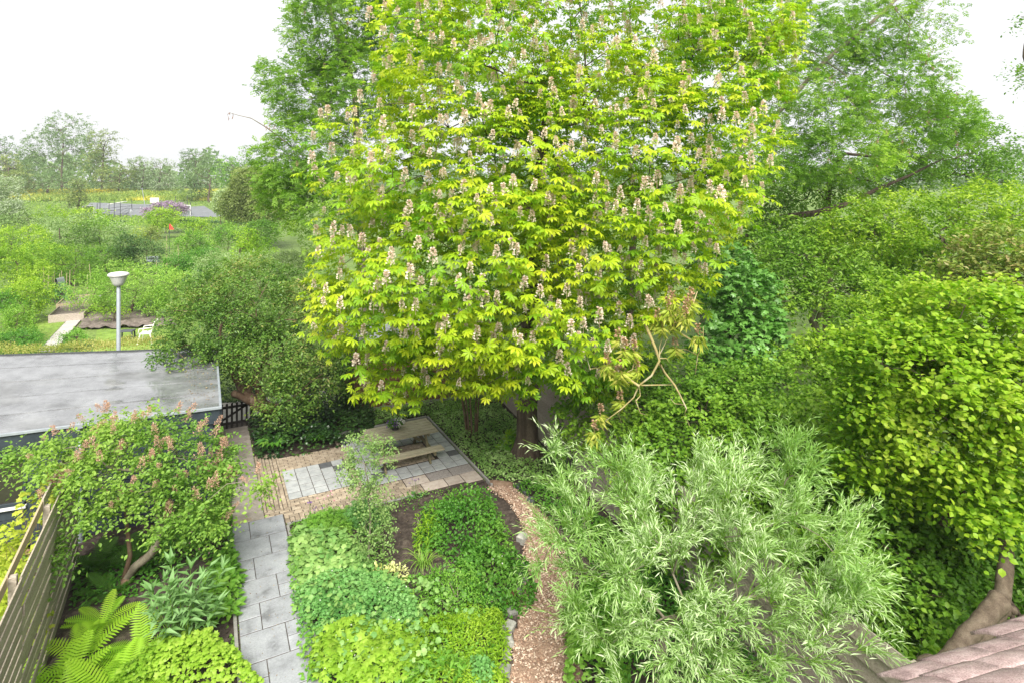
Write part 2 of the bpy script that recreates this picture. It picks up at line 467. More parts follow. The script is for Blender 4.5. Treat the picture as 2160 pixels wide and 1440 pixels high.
LM['candle_brown'] = leaf_mat('candle_brown', [(.38, .23, .13), (.48, .31, .19), (.54, .38, .25)], .3, tcol=(1, .9, .8))
LM['purple_flower'] = leaf_mat('purple_flower', [(.20, .10, .32), (.33, .2, .46)], .3, tcol=(1, 1, 1))
LM['mauve_flower'] = leaf_mat('mauve_flower', [(.30, .22, .30), (.42, .33, .42)], .3, tcol=(1, 1, 1))
LM['pink_flower'] = leaf_mat('pink_flower', [(.62, .28, .36), (.75, .45, .5)], .3, tcol=(1, 1, 1))
LM['seed'] = leaf_mat('seed_key', [(.26, .15, .10), (.38, .24, .17)], .3, tcol=(1, 1, 1))
LM['chip'] = leaf_mat('wood_chip', [(.20, .115, .075), (.36, .235, .165), (.52, .38, .29), (.64, .52, .42)], .0, rough=.85, spec=.2)
LM['litter'] = leaf_mat('leaf_litter', [(.10, .06, .03), (.22, .15, .08), (.32, .25, .14)], .1, rough=.9)

# ------------------------------------------------------------------ leaf shapes: tip along +Y, face up +Z, length 1
def T_(*a): return np.array(a, int)


def sh_oval(w=.6, fold=.10, droop=.12):
    V = np.array([[0, 0, 0], [-w * .42, .28, fold * .8], [w * .42, .28, fold * .8], [0, .45, 0], [-w * .46, .6, fold * .6], [w * .46, .6, fold * .6], [0, 1, -droop]])
    return V, T_([0, 3, 1], [0, 2, 3], [1, 3, 4], [3, 2, 5], [4, 3, 6], [3, 5, 6])


def sh_diamond(w=.55, fold=.1, droop=.1):
    V = np.array([[0, 0, 0], [-w / 2, .45, fold], [w / 2, .45, fold], [0, 1, -droop]])
    return V, T_([0, 3, 1], [0, 2, 3])


def sh_lance(w=.16, fold=.03, droop=.15):
    V = np.array([[0, 0, 0], [-w / 2, .4, fold], [w / 2, .4, fold], [0, .45, 0], [0, 1, -droop]])
    return V, T_([0, 3, 1], [0, 2, 3], [1, 3, 4], [3, 2, 4])


def sh_palmate(n=7, droop=.42):
    Vs, Ts = [], []
    for i in range(n):
        a = (i - (n - 1) / 2) * (math.radians(262) / n)
        L = (1.0, .97, .86, .66)[min(3, int(abs(i - (n - 1) / 2)))]
        w = .40 * L
        V = np.array([[0, 0, 0], [-w * .5, .64 * L, -droop * .30], [w * .5, .64 * L, -droop * .30], [0, .58 * L, -.15], [0, 1.0 * L, -droop * L]])
        c, s = math.cos(a), math.sin(a)
        V = V @ np.array([[c, s, 0], [-s, c, 0], [0, 0, 1]])
        Ts.append(T_([0, 3, 1], [0, 2, 3], [1, 3, 4], [3, 2, 4]) + 5 * i)
        Vs.append(V)
    return np.vstack(Vs), np.vstack(Ts)


def sh_lobed(lobes=5, depth=.45, droop=.15):
    V = [[0, .42, .03]]
    k = lobes * 2 + 1
    for i in range(k):
        a = math.radians(-150 + 300 * i / (k - 1))
        r = .58 if i % 2 else .58 * (1 - depth)
        x, y = math.sin(a) * r, .42 + math.cos(a) * r
        V.append([x, y, -droop * (x * x + (y - .42) ** 2) * 2.2])
    V.append([0, .12, 0])
    T = [[0, i + 1, i] for i in range(1, k)] + [[0, 1, k + 1], [0, k + 1, k]]
    return np.array(V), np.array(T)


def sh_pinnate(pairs=4):
    Vs, Ts = [], []
    V0, T0 = sh_diamond(.36, .04, .15)
    n = 0
    for i in range(pairs):
        for s in (-1, 1):
            a = s * math.radians(62); c, sn = math.cos(a), math.sin(a)
            V = (V0 * .40) @ np.array([[c, -sn, 0], [sn, c, 0], [0, 0, 1]])
            Vs.append(V + [0, .18 + .2 * i, -.08 * (.2 * i) ** 2 * 8]); Ts.append(T0 + n); n += 4
    Vs.append(V0 * .42 + [0, .2 * pairs - .06, -.1]); Ts.append(T0 + n)
    return np.vstack(Vs), np.vstack(Ts)


def sh_blob():
    """a little ball of petals seen as crossing faces"""
    V = []; T = []
    r = np.random.default_rng(3)
    for i in range(7):
        d = nrm(r.normal(size=3)); s = nrm(np.cross(d, r.normal(size=3))); u = np.cross(d, s)
        c = d * .34
        k = len(V); V += [c - s * .3, c + u * .3, c + s * .3, c - u * .3]; T += [[k, k + 1, k + 2], [k, k + 2, k + 3]]
    return np.array(V), np.array(T)


SH = dict(oval=sh_oval(), round4=(np.array([[0, 0, 0], [-.38, .45, .06], [.38, .45, .06], [0, .5, 0], [0, 1, -.1]]), T_([0, 3, 1], [0, 2, 3], [1, 3, 4], [3, 2, 4])), round=sh_oval(.85, .08, .1), diamond=sh_diamond(), small=sh_diamond(.7, .12, .1), lance=sh_lance(.13), lance_w=sh_lance(.3, .06, .25),
          palmate=sh_palmate(6), lobed=sh_lobed(), scallop=sh_lobed(7, .16, .1), fivelobe=sh_lobed(5, .32, .15), pinnate=sh_pinnate(3), blob=sh_blob(),
          blade=sh_lance(.05, .01, .5), feather=sh_pinnate(3))


def scatter(shape, P, D, Nn, S, tint):
    """one copy of a leaf shape at each point -> vertices, triangles, tint"""
    V0, T0 = SH[shape] if isinstance(shape, str) else shape
    P, D, Nn = map(np.asarray, (P, D, Nn))
    n = len(P)
    S = np.broadcast_to(np.asarray(S, float), (n,))
    y = nrm(D); x = nrm(np.cross(y, Nn)); z = np.cross(x, y)
    V = P[:, None] + S[:, None, None] * (V0[None, :, 0:1] * x[:, None] + V0[None, :, 1:2] * y[:, None] + V0[None, :, 2:3] * z[:, None])
    T = (T0[None] + (np.arange(n) * len(V0))[:, None, None]).reshape(-1, 3)
    return V.reshape(-1, 3), T, np.repeat(np.clip(tint, 0, 1), len(V0))


def join(parts):
    Vs, Ts, Cs, n = [], [], [], 0
    for V, T, c in parts:
        Vs.append(V); Ts.append(T + n); Cs.append(c); n += len(V)
    return np.vstack(Vs), np.vstack(Ts), np.concatenate(Cs)


def rand_dir(n):
    return nrm(rng.normal(size=(n, 3)))


_ks = rng.normal(size=(14, 3)) * 1.0
_ph = rng.uniform(0, 6.28, 14)


def wob(P, f=1.0):
    """smooth noise about -1..1"""
    P = np.asarray(P, float)
    return np.sin((P @ _ks.T) * f * 1.7 + _ph).sum(-1) / 3.6


def sprays(P, D, L, n, sag, size, up=.9, side=.9, fwd=.5, jit=.35, t0=.1):
    """leaves set alternately along twigs starting at P in direction D"""
    m = len(P)
    t = np.linspace(t0, 1, n)[None, :, None] + rng.uniform(-.04, .04, (m, n, 1))
    L = np.broadcast_to(np.asarray(L, float), (m,))[:, None, None]
    D = nrm(D)
    down = np.array([0, 0, -1.0])
    pos = P[:, None] + D[:, None] * L * t + down * sag * L * t * t
    tan = D[:, None] + down * 2 * sag * t
    tan = nrm(tan + 0 * t)
    sd = nrm(np.cross(tan, UP + rng.normal(size=(m, 1, 3)) * .3))
    alt = np.where(np.arange(n) % 2 == 0, 1.0, -1.0)[None, :, None]
    dirn = tan * fwd + sd * alt * side + rng.normal(size=(m, n, 3)) * jit
    nor = UP * up + rng.normal(size=(m, n, 3)) * jit + tan * .1
    s = size * rng.uniform(.65, 1.15, (m, n))
    return pos.reshape(-1, 3), dirn.reshape(-1, 3), nor.reshape(-1, 3), s.reshape(-1)


# trunks and limbs -----------------------------------------------------
def skeleton(trunk, targets, seg=.5, tip=.006, power=2.35, rmin_trunk=None, lift=.12, reach=1.0):
    """grow limbs from a trunk polyline to every target; returns nodes, parents, radii"""
    nodes = [np.asarray(p, float) for p in trunk]
    par = [-1] + list(range(len(trunk) - 1))
    first = max(1, int(len(trunk) * .35))
    top = nodes[-1]
    order = np.argsort(np.linalg.norm(targets - (top * .7 + nodes[first] * .3), axis=1))
    cap = len(trunk) + len(targets) * 14 + 100
    A = np.zeros((cap, 3)); A[:len(nodes)] = nodes; n = len(nodes)
    cost = np.zeros(cap); parr = np.full(cap, -1); parr[:n] = par
    for i in range(first): cost[i] = 1e6
    for q in order:
        g = targets[q]
        d = np.linalg.norm(A[:n] - g, axis=1) + cost[:n] * .25 + np.maximum(0, A[:n, 2] - g[2]) * .35
        j = int(np.argmin(d))
        a = A[j]; L = np.linalg.norm(g - a)
        k = max(1, min(12, int(L / seg)))
        base = 0 if cost[j] >= 1e6 else cost[j]
        prev = j
        w = rng.normal(size=3) * L * .05
        for s in range(1, k + 1):
            f = s / k
            A[n] = a + (g - a) * f + (w + UP * lift * L) * math.sin(f * math.pi) * (1 if k > 1 else 0)
            cost[n] = base + L * f * reach; parr[n] = prev; prev = n; n += 1
            if n >= cap - 2: break
    A = A[:n]; parr = parr[:n]
    R = np.zeros(n); kids = np.zeros(n)
    for i in range(n): 
        if parr[i] >= 0: kids[parr[i]] += 1
    acc = np.where(kids == 0, tip ** power, 0.0)
    for i in range(n - 1, -1, -1):
        if parr[i] >= 0: acc[parr[i]] += acc[i]
    # parents always precede children except along the trunk, which is ordered too
    R = acc ** (1 / power)
    if rmin_trunk is not None:
        for i, r in enumerate(rmin_trunk): R[i] = max(R[i], r) if False else r
    return A, parr, R


def chains(A, par, R):
    n = len(A)
    best = np.full(n, -1)
    for i in range(n):
        p = par[i]
        if p >= 0 and (best[p] < 0 or R[i] > R[best[p]]): best[p] = i
    out = []
    for i in range(n):
        p = par[i]
        if p < 0 or best[p] != i:
            c = [] if p < 0 else [p]
            j = i
            while j >= 0:
                c.append(j); j = best[j]
            if len(c) > 1:
                r = R[c].copy()
                if p >= 0: r[0] = min(r[0], r[1] * 1.25)
                out.append((A[c], r))
    return out


def wood(parent, A, par, R, mat, n_branch=14, rmin=.0045, trunk_name='trunk'):
    ch = chains(A, par, R)
    ch0, rest = ch[0], sorted(ch[1:], key=lambda c: -c[1][0])
    V, T = knobbly(ch0[0], ch0[1], 14)
    build(trunk_name, V, T, mat, parent, smooth=True)
    for P, r in rest[:n_branch]:
        V, T = tube(P, r, 7)
        build('branch', V, T, mat, parent, smooth=True)
    mb = MB()
    for P, r in rest[n_branch:]:
        if r[0] < rmin: continue
        mb.tube(P, np.maximum(r, .003), 4 if r[0] > .02 else 3, cap=False)
    if mb.n: mb.out('twigwork', mat, parent, kind='stuff', smooth=True)


def lobe_points(lobes, n, shell=.35, face=None):
    """points in the outer shell of a union of ellipsoids -> points, outward directions"""
    cs = np.array([l[0] for l in lobes], float); rs = np.array([l[1] for l in lobes], float)
    w = (rs.prod(1)) ** (2 / 3); w /= w.sum()
    P, O = [], []
    tot = 0
    while tot < n:
        k = rng.choice(len(lobes), size=n, p=w)
        d = rand_dir(n)
        r = 1 - np.abs(rng.normal(size=(n, 1))) * shell
        r = np.clip(r, .1, 1) * (1 + .16 * wob(d * 2 + k[:, None] * 3.1, 1.2))[:, None]
        p = cs[k] + d * rs[k] * r
        o = nrm(d / rs[k])
        keep = np.ones(n, bool)
        for c, s in zip(cs, rs):                       # thin out what lies deep inside another lobe
            q = np.linalg.norm((p - c) / s, axis=1)
            keep &= (q > .62) | (rng.random(n) < .18)
        P.append(p[keep]); O.append(o[keep]); tot += keep.sum()
    return np.vstack(P)[:n], np.vstack(O)[:n]


def plobe(px, py, Y, rx, ry, rd):
    s = Y / F
    return (at3(px, py, Y), (rx * s, rd, ry * s))


# ------------------------------------------------------------------ foliage builders
def leaf_objects(parent, name, shape, P, D, Nn, S, tint, mat, most=300, cell=9, prefer=None):
    """take the leaves that show largest to the viewer as objects of their own; returns the mask of the rest"""
    px = (1080 + F * P[:, 0] / P[:, 1]); py = YH + F * (H - P[:, 2]) / P[:, 1]
    inside = (px > -20) & (px < 2180) & (py > -20) & (py < 1460)
    key = (np.floor(px / cell) * 4000 + np.floor(py / cell)).astype(np.int64)
    dist = np.linalg.norm(P - [0, 0, H], axis=1)
    o = np.lexsort((dist, key))
    first = np.ones(len(o), bool); first[1:] = key[o][1:] != key[o][:-1]
    cand = o[first]; cand = cand[inside[cand]]
    cand = cand[np.argsort(-(S[cand] / dist[cand]))][:most]
    V0, T0 = SH[shape] if isinstance(shape, str) else shape
    mes = [mesh_of(name, V0, T0, mat, np.full(len(V0), (i + .5) / 8)) for i in range(8)]
    y = nrm(D[cand]); x = nrm(np.cross(y, Nn[cand])); z = np.cross(x, y)
    for i, c in enumerate(cand):
        R = np.array([x[i], y[i], z[i]]).T
        s = float(S[c])
        piece(name, mes[int(np.clip(tint[c] * 8, 0, 7))], parent, P[c], rot=R, scale=(s, s, s))
    rest = np.ones(len(P), bool); rest[cand] = False
    return rest


def foliage(parent, name, shape, P, D, Nn, S, tint, mat, parts=0, part_name='leaf', cell=9):
    if parts:
        k = leaf_objects(parent, part_name, shape, P, D, Nn, S, tint, mat, parts, cell)
        P, D, Nn, S, tint = P[k], D[k], Nn[k], S[k], tint[k]
    V, T, c = scatter(shape, P, D, Nn, S, tint)
    return build(name, V, T, mat, parent, tint=c, kind='stuff')


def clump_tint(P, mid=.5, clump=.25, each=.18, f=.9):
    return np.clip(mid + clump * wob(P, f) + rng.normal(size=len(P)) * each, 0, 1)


def broadleaf(name, label, cat, base, trunk, lobes, n_cl, shape, size, mat, bark, tw=3, nl=6, L=.5, sag=.2, shell=.3, r0=.15, group=None,
              parts=0, tip=.006, n_branch=10, fwd=.5, side=.9, mid=.5, out=.7, rnd=.8, up=.9, n_skel=350, cell=9, jit=.35, lift=.12, upd=.1):
    t = thing(name, label, cat, base, group)
    P, O = lobe_points(lobes, n_cl, shell)
    P = P[P[:, 2] > .15]; O = O[:len(P)]
    sel = rng.permutation(len(P))[:n_skel]
    trunk = np.asarray(trunk, float)
    A, par, R = skeleton(trunk, P[sel] - O[sel] * L * .5, tip=tip)
    rr = np.linspace(r0, max(r0 * .45, R[len(trunk) - 1]), len(trunk))
    R[:len(trunk)] = np.maximum(rr, R[:len(trunk)] * .0)
    R = np.minimum(R, r0)
    wood(t, A, par, R, bark, n_branch)
    C_ = np.repeat(P, tw, axis=0); O_ = np.repeat(O, tw, axis=0)
    Dd = nrm(O_ * out + rand_dir(len(C_)) * rnd + UP * upd)
    p, d, nn, s = sprays(C_ - Dd * L * .45, Dd, L * rng.uniform(.7, 1.25, len(C_)), nl, sag, size, up=up, jit=jit, fwd=fwd, side=side)
    tint = clump_tint(p, mid)
    foliage(t, 'crown', shape, p, d, nn, s, tint, mat, parts, cell=cell)
    return t


def mound(name, label, cat, c, rx, ry, h, n, shape, size, mat, group=None, rz=0.0, stems=0, parts=0, mid=.5, flat=.55, jit=.5, bump=.18, up=.6, shell=.16, cell=9, droop=.0, flowers=None, loc=None):
    """a leafy dome standing at c"""
    c = np.asarray(c, float)
    t = thing(name, label, cat, c, group)
    d = rand_dir(n); d[:, 2] = np.abs(d[:, 2]) * 1.0 - .12
    d = nrm(d)
    r = (1 - np.abs(rng.normal(size=n)) * shell).clip(.15, 1.05) * (1 + bump * wob(d * 2.3 + c, 1.3))
    loc_ = d * r[:, None] * [rx, ry, h]
    cz, sz = math.cos(rz), math.sin(rz)
    Rm = np.array([[cz, -sz, 0], [sz, cz, 0], [0, 0, 1]])
    P = loc_ @ Rm.T + c
    P[:, 2] = np.maximum(P[:, 2], c[2] + .02)
    O = nrm((d / [rx, ry, h]) @ Rm.T)
    D = nrm(O * [1, 1, .3] + rand_dir(n) * .9 - UP * droop)
    Nn = O * .5 + UP * up + rand_dir(n) * jit
    S = size * rng.uniform(.6, 1.15, n)
    foliage(t, 'foliage', shape, P, D, Nn, S, clump_tint(P, mid, f=2.2), mat, parts, cell=cell)
    if stems:
        mb = MB()
        for i in range(stems):
            g = P[rng.integers(n)]
            b = c + np.array([rng.normal() * rx * .15, rng.normal() * ry * .15, 0])
            mb.tube([b, (b + g) / 2 + rng.normal(size=3) * .05 * h, g], [.012, .009, .004], 4, cap=False)
        mb.out('stem', M['bark_grey'], t, kind='stuff')
    if flowers:
        fm, fn, fs = flowers
        top = np.argsort(-(O[:, 2] + rng.random(n) * .9))[:fn]
        V, T, cc = scatter('blob', P[top] + O[top] * size * .5, rand_dir(fn), rand_dir(fn), fs * rng.uniform(.7, 1.2, fn), rng.random(fn))
        build('blossom', V, T, fm, t, tint=cc, kind='stuff')
    return t


def in_poly(P, poly):
    x, y = P[:, 0], P[:, 1]; ok = np.zeros(len(P), bool); n = len(poly)
    for i in range(n):
        x0, y0 = poly[i]; x1, y1 = poly[(i + 1) % n]
        c = ((y0 > y) != (y1 > y)) & (x < (x1 - x0) * (y - y0) / (y1 - y0 + 1e-12) + x0)
        ok ^= c
    return ok


def poly_dist(P, poly):
    d = np.full(len(P), 1e9); n = len(poly)
    for i in range(n):
        a, b = np.asarray(poly[i], float), np.asarray(poly[(i + 1) % n], float)
        ab = b - a; t = np.clip(((P - a) @ ab) / (ab @ ab + 1e-12), 0, 1)
        d = np.minimum(d, np.linalg.norm(P - a - t[:, None] * ab, axis=1))
    return d


def fill(poly, n):
    poly = np.asarray(poly, float); lo, hi = poly.min(0), poly.max(0); out = []
    tot = 0
    while tot < n:
        q = rng.uniform(lo, hi, (n * 2, 2)); q = q[in_poly(q, poly)]; out.append(q); tot += len(q)
    return np.vstack(out)[:n]


def cover(name, poly, h, n, shape, size, mat, label=None, cat=None, kind=None, mid=.5, edge=.25, jit=.45, f=2.5, z0=0.0, group=None, up=1.0, out=.4, flowers=None, clump=.25, parts=0, cell=9):
    """a low carpet or bank of leaves over a patch of ground"""
    poly = np.asarray([p[:2] for p in poly], float)
    Q = fill(poly, n); e = np.clip(poly_dist(Q, poly) / max(edge, 1e-3), 0, 1)
    e = np.sqrt(e * (2 - e)).clip(.06, 1)
    hh = h * e * (1 + .28 * wob(np.c_[Q * f, np.zeros(n)], 1.0))
    layer = 1 - np.abs(rng.normal(size=n)) * .22
    P = np.c_[Q, z0 + np.maximum(hh * layer, .015)]
    cen = poly.mean(0)
    O = nrm(np.c_[Q - cen, np.zeros(n)])
    D = nrm(rand_dir(n) * [1, 1, .35] + O * out * (1 - e)[:, None] * 2)
    Nn = UP * up + rand_dir(n) * jit + O * (1 - e)[:, None] * .8
    S = size * rng.uniform(.6, 1.2, n)
    tint = clump_tint(P, mid, clump, f=f)
    loc = np.array([cen[0], cen[1], z0])
    if kind == 'stuff':
        V, T, c = scatter(shape, P, D, Nn, S, tint)
        o = build(name, V, T, mat, None, tint=c, kind='stuff', loc=loc)
        tag(o, label, cat, group)
    else:
        o = thing(name, label, cat, loc, group)
        foliage(o, 'foliage', shape, P, D, Nn, S, tint, mat, parts, cell=cell)
    if flowers:
        fm, fn, fs = flowers
        k = rng.integers(0, n, fn)
        V, T, cc = scatter('blob', P[k] + UP * (size * .6 + fs), rand_dir(fn), rand_dir(fn), fs * rng.uniform(.7, 1.2, fn), rng.random(fn))
        b = build('blossom', V, T, fm, o, tint=cc, kind='stuff')
    return o


def ppoly(*pts, h=0.0):
    return [at(x, y, h)[:2] for x, y in pts]


def uvpoly(*pts):
    return [W(u, v)[:2] for u, v in pts]


def sheet(name, poly, z, mat, kind='structure', bump=0.0, step=None):
    """flat (or gently bumpy) ground patch"""
    poly = np.asarray(poly, float)
    if step is None:
        import mathutils.geometry as mg
        tri = mg.tessellate_polygon([[Vector((p[0], p[1], 0)) for p in poly]])
        o = build(name, np.c_[poly, np.full(len(poly), z)], np.array(tri), mat, loc=[poly[:, 0].mean(), poly[:, 1].mean(), z])
        me = o.data
        if me.polygons[0].normal.z < 0: me.flip_normals()
    else:
        lo, hi = poly.min(0), poly.max(0)
        nx, ny = max(2, int((hi[0] - lo[0]) / step)), max(2, int((hi[1] - lo[1]) / step))
        X, Y = np.meshgrid(np.linspace(lo[0], hi[0], nx), np.linspace(lo[1], hi[1], ny))
        Q = np.c_[X.ravel(), Y.ravel()]
        ins = in_poly(Q, poly)
        Z = z + bump * (wob(np.c_[Q * 6, np.zeros(len(Q))]) * .5 + .5 + rng.random(len(Q)) * .6)
        i = np.arange(nx - 1)[None] + nx * np.arange(ny - 1)[:, None]; i = i.ravel()
        T = np.c_[i, i + 1, i + nx + 1, i + nx]
        T = T[ins[T].all(1)]
        used = np.unique(T); remap = np.full(len(Q), -1); remap[used] = np.arange(len(used))
        o = build(name, np.c_[Q, Z][used], remap[T], mat, smooth=True, loc=[Q[used, 0].mean(), Q[used, 1].mean(), z])
    o['kind'] = kind
    return o


# ------------------------------------------------------------------ the setting
def terrain(X, Y):
    t = np.clip((Y - 118) / 45, 0, 1)
    return 4.3 * t * t * (3 - 2 * t)


gx = np.concatenate([-np.geomspace(900, 3, 45), np.linspace(-2, 2, 5), np.geomspace(3, 900, 45)])
gy = np.concatenate([np.linspace(-40, 60, 26), np.geomspace(64, 1500, 60)])
X, Y = np.meshgrid(gx, gy)
Z = terrain(X, Y) + np.where(Y > 60, .15 * wob(np.c_[X.ravel() * .05, Y.ravel() * .05, X.ravel() * 0]).reshape(X.shape), 0) - .012
i = (np.arange(len(gx) - 1)[None] + len(gx) * np.arange(len(gy) - 1)[:, None]).ravel()
tag(build('ground', np.c_[X.ravel(), Y.ravel(), Z.ravel()], np.c_[i, i + 1, i + len(gx) + 1, i + len(gx)], M['ground'], smooth=True), kind='structure')

sheet('garden_soil', uvpoly((-4.6, 12), (-4.6, 1.0), (-1.5, 1.0), (-1.5, -4), (7.4, -4), (6.9, 2.3), (5.9, 12)), .004, M['soil'])
sheet('flower_bed', uvpoly((-.12, 2.45), (4.3, 3.0), (4.2, 5.2), (3.3, 6.8), (1.6, 9.4), (-.12, 9.4)), .012, M['soil'], bump=.05, step=.07)
sheet('fern_bed', uvpoly((-3.9, 1.0), (-1.36, 1.0), (-1.36, 9.4), (-3.9, 9.4)), .012, M['soil'], bump=.05, step=.07)
sheet('footpath', uvpoly((-9, -4.1), (2.3, -4.1), (2.3, -5.6), (-9, -6.9)), .006, M['allot_path'])

# slab path -------------------------------------------------------------
box_me = {}


def box_mesh(key, l, w, h, mat, b=.006):
    k = (key, round(l, 3), round(w, 3), round(h, 3))
    if k not in box_me:
        box_me[k] = mesh_of(key, box_v(l, w, h, b), BOXT, mat)
    return box_me[k]


SU = .3474
sp = sheet('slab_path', uvpoly((-1.26, 2.04), (-.19, 2.04), (-.19, 9.6), (-1.26, 9.6)), .036, M['soil'])
for r in range(11):
    v0 = 2.06 + .6947 * r
    big_u, small_u = (1, 0) if r % 2 == 0 else (0, 2)
    g = .014
    j = lambda: rng.normal() * .003
    u0 = -1.247 + big_u * SU
    piece('slab', box_mesh('slab', 2 * SU - g * .7, .6947 - .020, .035, M['slab']), sp, W(u0 + SU + (.002 if big_u else -.002), v0 + .347, .010 + rng.uniform(0, .003)), TH + j())
    for k in range(2):
        piece('slab', box_mesh('slab_small', SU - g * .7, .347 - .018, .035, M['slab']), sp, W(-1.247 + (small_u + .5) * SU, v0 + .1737 + .347 * k, .010 + rng.uniform(0, .004)), TH + j())
for u_, v0, v1 in ((-.165, 2.6, 9.6), (-1.30, 2.2, 9.6)):
    v = v0
    while v < v1:
        piece('edging_kerb', box_mesh('edging_kerb', .99, .055, .07, M['kerb']), sp, W(u_ + rng.normal() * .004, v + .5, 0), TH + math.pi / 2 + rng.normal() * .004)
        v += 1.0

# concrete path to the gate ----------------------------------------------
cp = sheet('concrete_path', uvpoly((-1.52, -3.7), (-.57, -3.7), (-.57, 1.88), (-1.52, 1.88)), .033, M['soil'])
for r in range(14):
    piece('path_slab', box_mesh('path_slab', .655, .386, .034, M['path_conc']), cp, W(-.905, -3.42 + .2 + .398 * r - .1, .010 + rng.uniform(0, .004)), TH + rng.normal() * .004)
for c_, (u_, wd) in enumerate(((-1.275, .065), (-1.37, .1), (-1.46, .065))):
    for r in range(25):
        piece('brick', box_mesh('brick_row', .205, wd, .034, M['brick']), cp, W(u_, -3.5 + .212 * r + .1 * (c_ % 2), .010 + rng.uniform(0, .004)), TH + math.pi / 2 + rng.normal() * .01)

# patio ------------------------------------------------------------------
pt = sheet('patio', uvpoly((-.57, -1.5), (4.44, -1.6), (4.44, 2.85), (1.6, 2.85), (-.19, 2.42), (-.19, 2.06), (-1.25, 2.06), (-1.25, 1.87), (-.57, 1.87)), .0345, M['soil'])
TILE = .289
dark_left = {(3, 0), (4, 1)}
for i_ in range(5):
    for j_ in range(5):
        mt = 'tile_dark' if (i_, j_) in dark_left else 'tile'
        piece('tile', box_mesh(mt, TILE, TILE - .011, .034, M[mt]), pt, W(.15 + .303 * i_, .15 + .303 * j_, .010 + rng.uniform(0, .004)), TH + rng.normal() * .006)
for i_ in range(9):
    for j_ in range(-8, 2):
        u, v = 1.85 + .303 * i_, 1.34 + .303 * j_
        if 2.58 < u < 3.74 and -.02 < v < 1.2: continue
        mt = 'tile_dark' if (i_, j_) in ((8, -1), (2, -1), (3, -3), (1, 0)) else 'tile'
        piece('tile', box_mesh(mt, TILE, TILE - .011, .034, M[mt]), pt, W(u, v, .010 + rng.uniform(0, .004)), TH + rng.normal() * .006)
for k, (u0, u1, v0, v1, mt) in enumerate(((2.62, 3.20, 1.83, 2.21, 'grit_pink'), (3.22, 3.80, 1.83, 2.21, 'grit'), (3.82, 4.41, 1.83, 2.21, 'grit'), (2.95, 3.53, 2.235, 2.62, 'grit_pink'), (3.55, 3.96, 2.235, 2.62, 'grit_pink'), (3.98, 4.41, 2.235, 2.72, 'grit_pink'))):
    piece('paving_slab', box_mesh(mt, u1 - u0, v1 - v0, .034, M[mt]), pt, W((u0 + u1) / 2, (v0 + v1) / 2, .010 + .002 * (k % 3)), TH + rng.normal() * .003)
bricks = []                                              # (u, v, length, width, along u?)


def brick_rows(u0, u1, v0, widths, along_u=True, ln=.205):
    v = v0
    for k, wd in enumerate(widths):
        a = u0 - (ln / 2 if k % 2 else 0)
        while a < u1 - .02:
            s, e = max(a, u0), min(a + ln, u1)
            if e - s > .04: bricks.append(((s + e) / 2, v + wd / 2, e - s - .013, wd - .013) if along_u else (v + wd / 2, (s + e) / 2, e - s - .013, wd - .013, 1))
            a += ln
        v += wd


brick_rows(-1.2, 1.83, -.57, [.068, .102, .068, .102, .068, .102, .068], along_u=False)      # between path and tiles
brick_rows(.0, 1.84, -.78, [.068, .102, .102, .068, .102, .102, .102, .13])
brick_rows(.0, 1.7, 1.53, [.068, .102, .102, .102, .102])
brick_rows(1.7, 2.6, 1.82, [.102, .102, .102, .102])
brick_rows(1.7, 2.93, 2.23, [.102, .102])
brick_rows(-.57, -.005, 1.84, [.082, .082]); brick_rows(-.57, 1.7, 2.01, [.062]); brick_rows(-.19, 1.7, 2.076, [.1, .1])
brick_rows(-.19, 1.69, 2.28, [.2], ln=.105); brick_rows(1.7, 2.93, 2.44, [.18], ln=.105)
brick_rows(-1.24, -.58, 1.88, [.16], ln=.21)
brick_rows(2.6, 3.73, .02, [.102] * 11)
brick_rows(-1.2, 1.5, 1.545, [.07, .07], along_u=False)
bricks.sort(key=lambda b: -b[1])
rest = MB()
for k, b in enumerate(bricks):
    rz = TH + (math.pi / 2 if len(b) == 5 else 0) + rng.normal() * .012
    p = W(b[0] + rng.normal() * .002, b[1] + rng.normal() * .002, .010 + rng.uniform(0, .006))
    if k < 300:
        piece('brick', box_mesh('brick', b[2], b[3], .034, M['brick']), pt, p, rz)
    else:
        rest.box(p, b[2], b[3], .034, rz)
if rest.n: rest.out('brick_paving', M['brick'], pt, kind='stuff')
for k in range(5):
    piece('edging_kerb', box_mesh('kerb_patio', .93, .05, .09, M['kerb']), pt, W(4.47, -1.58 + .47 + .94 * k, 0), TH + math.pi / 2)
for k in range(3):
    piece('edging_kerb', box_mesh('kerb_patio', .93, .05, .09, M['kerb']), pt, W(2.1 + .94 * k, -1.60, 0), TH)
for k in range(3):
    piece('edging_kerb', box_mesh('kerb_patio', .93, .05, .09, M['kerb']), pt, W(.3 + .94 * k, 2.52 + .07 * (k == 1) + .15 * (k == 2), -.03), TH)

# wood chip path -----------------------------------------------------------
chip_poly = ppoly((1022, 1030), (1072, 1022), (1120, 1055), (1165, 1110), (1195, 1180), (1215, 1270), (1225, 1360), (1230, 1460), (1050, 1460), (1072, 1340), (1092, 1245), (1105, 1160), (1098, 1105), (1070, 1060))
cpo = sheet('wood_chip_path', chip_poly, .012, M['chip_bed'], bump=.03, step=.08)
Q = fill(chip_poly, 9000); n = len(Q)
V, T, c = scatter(sh_diamond(.5, .03, .02), np.c_[Q, .03 + rng.random(n) * .03], rand_dir(n) * [1, 1, .25], UP + rand_dir(n) * .5, rng.uniform(.025, .065, n), rng.random(n))
tag(build('wood_chips', V, T, LM['chip'], cpo, tint=c, kind='stuff'), None)


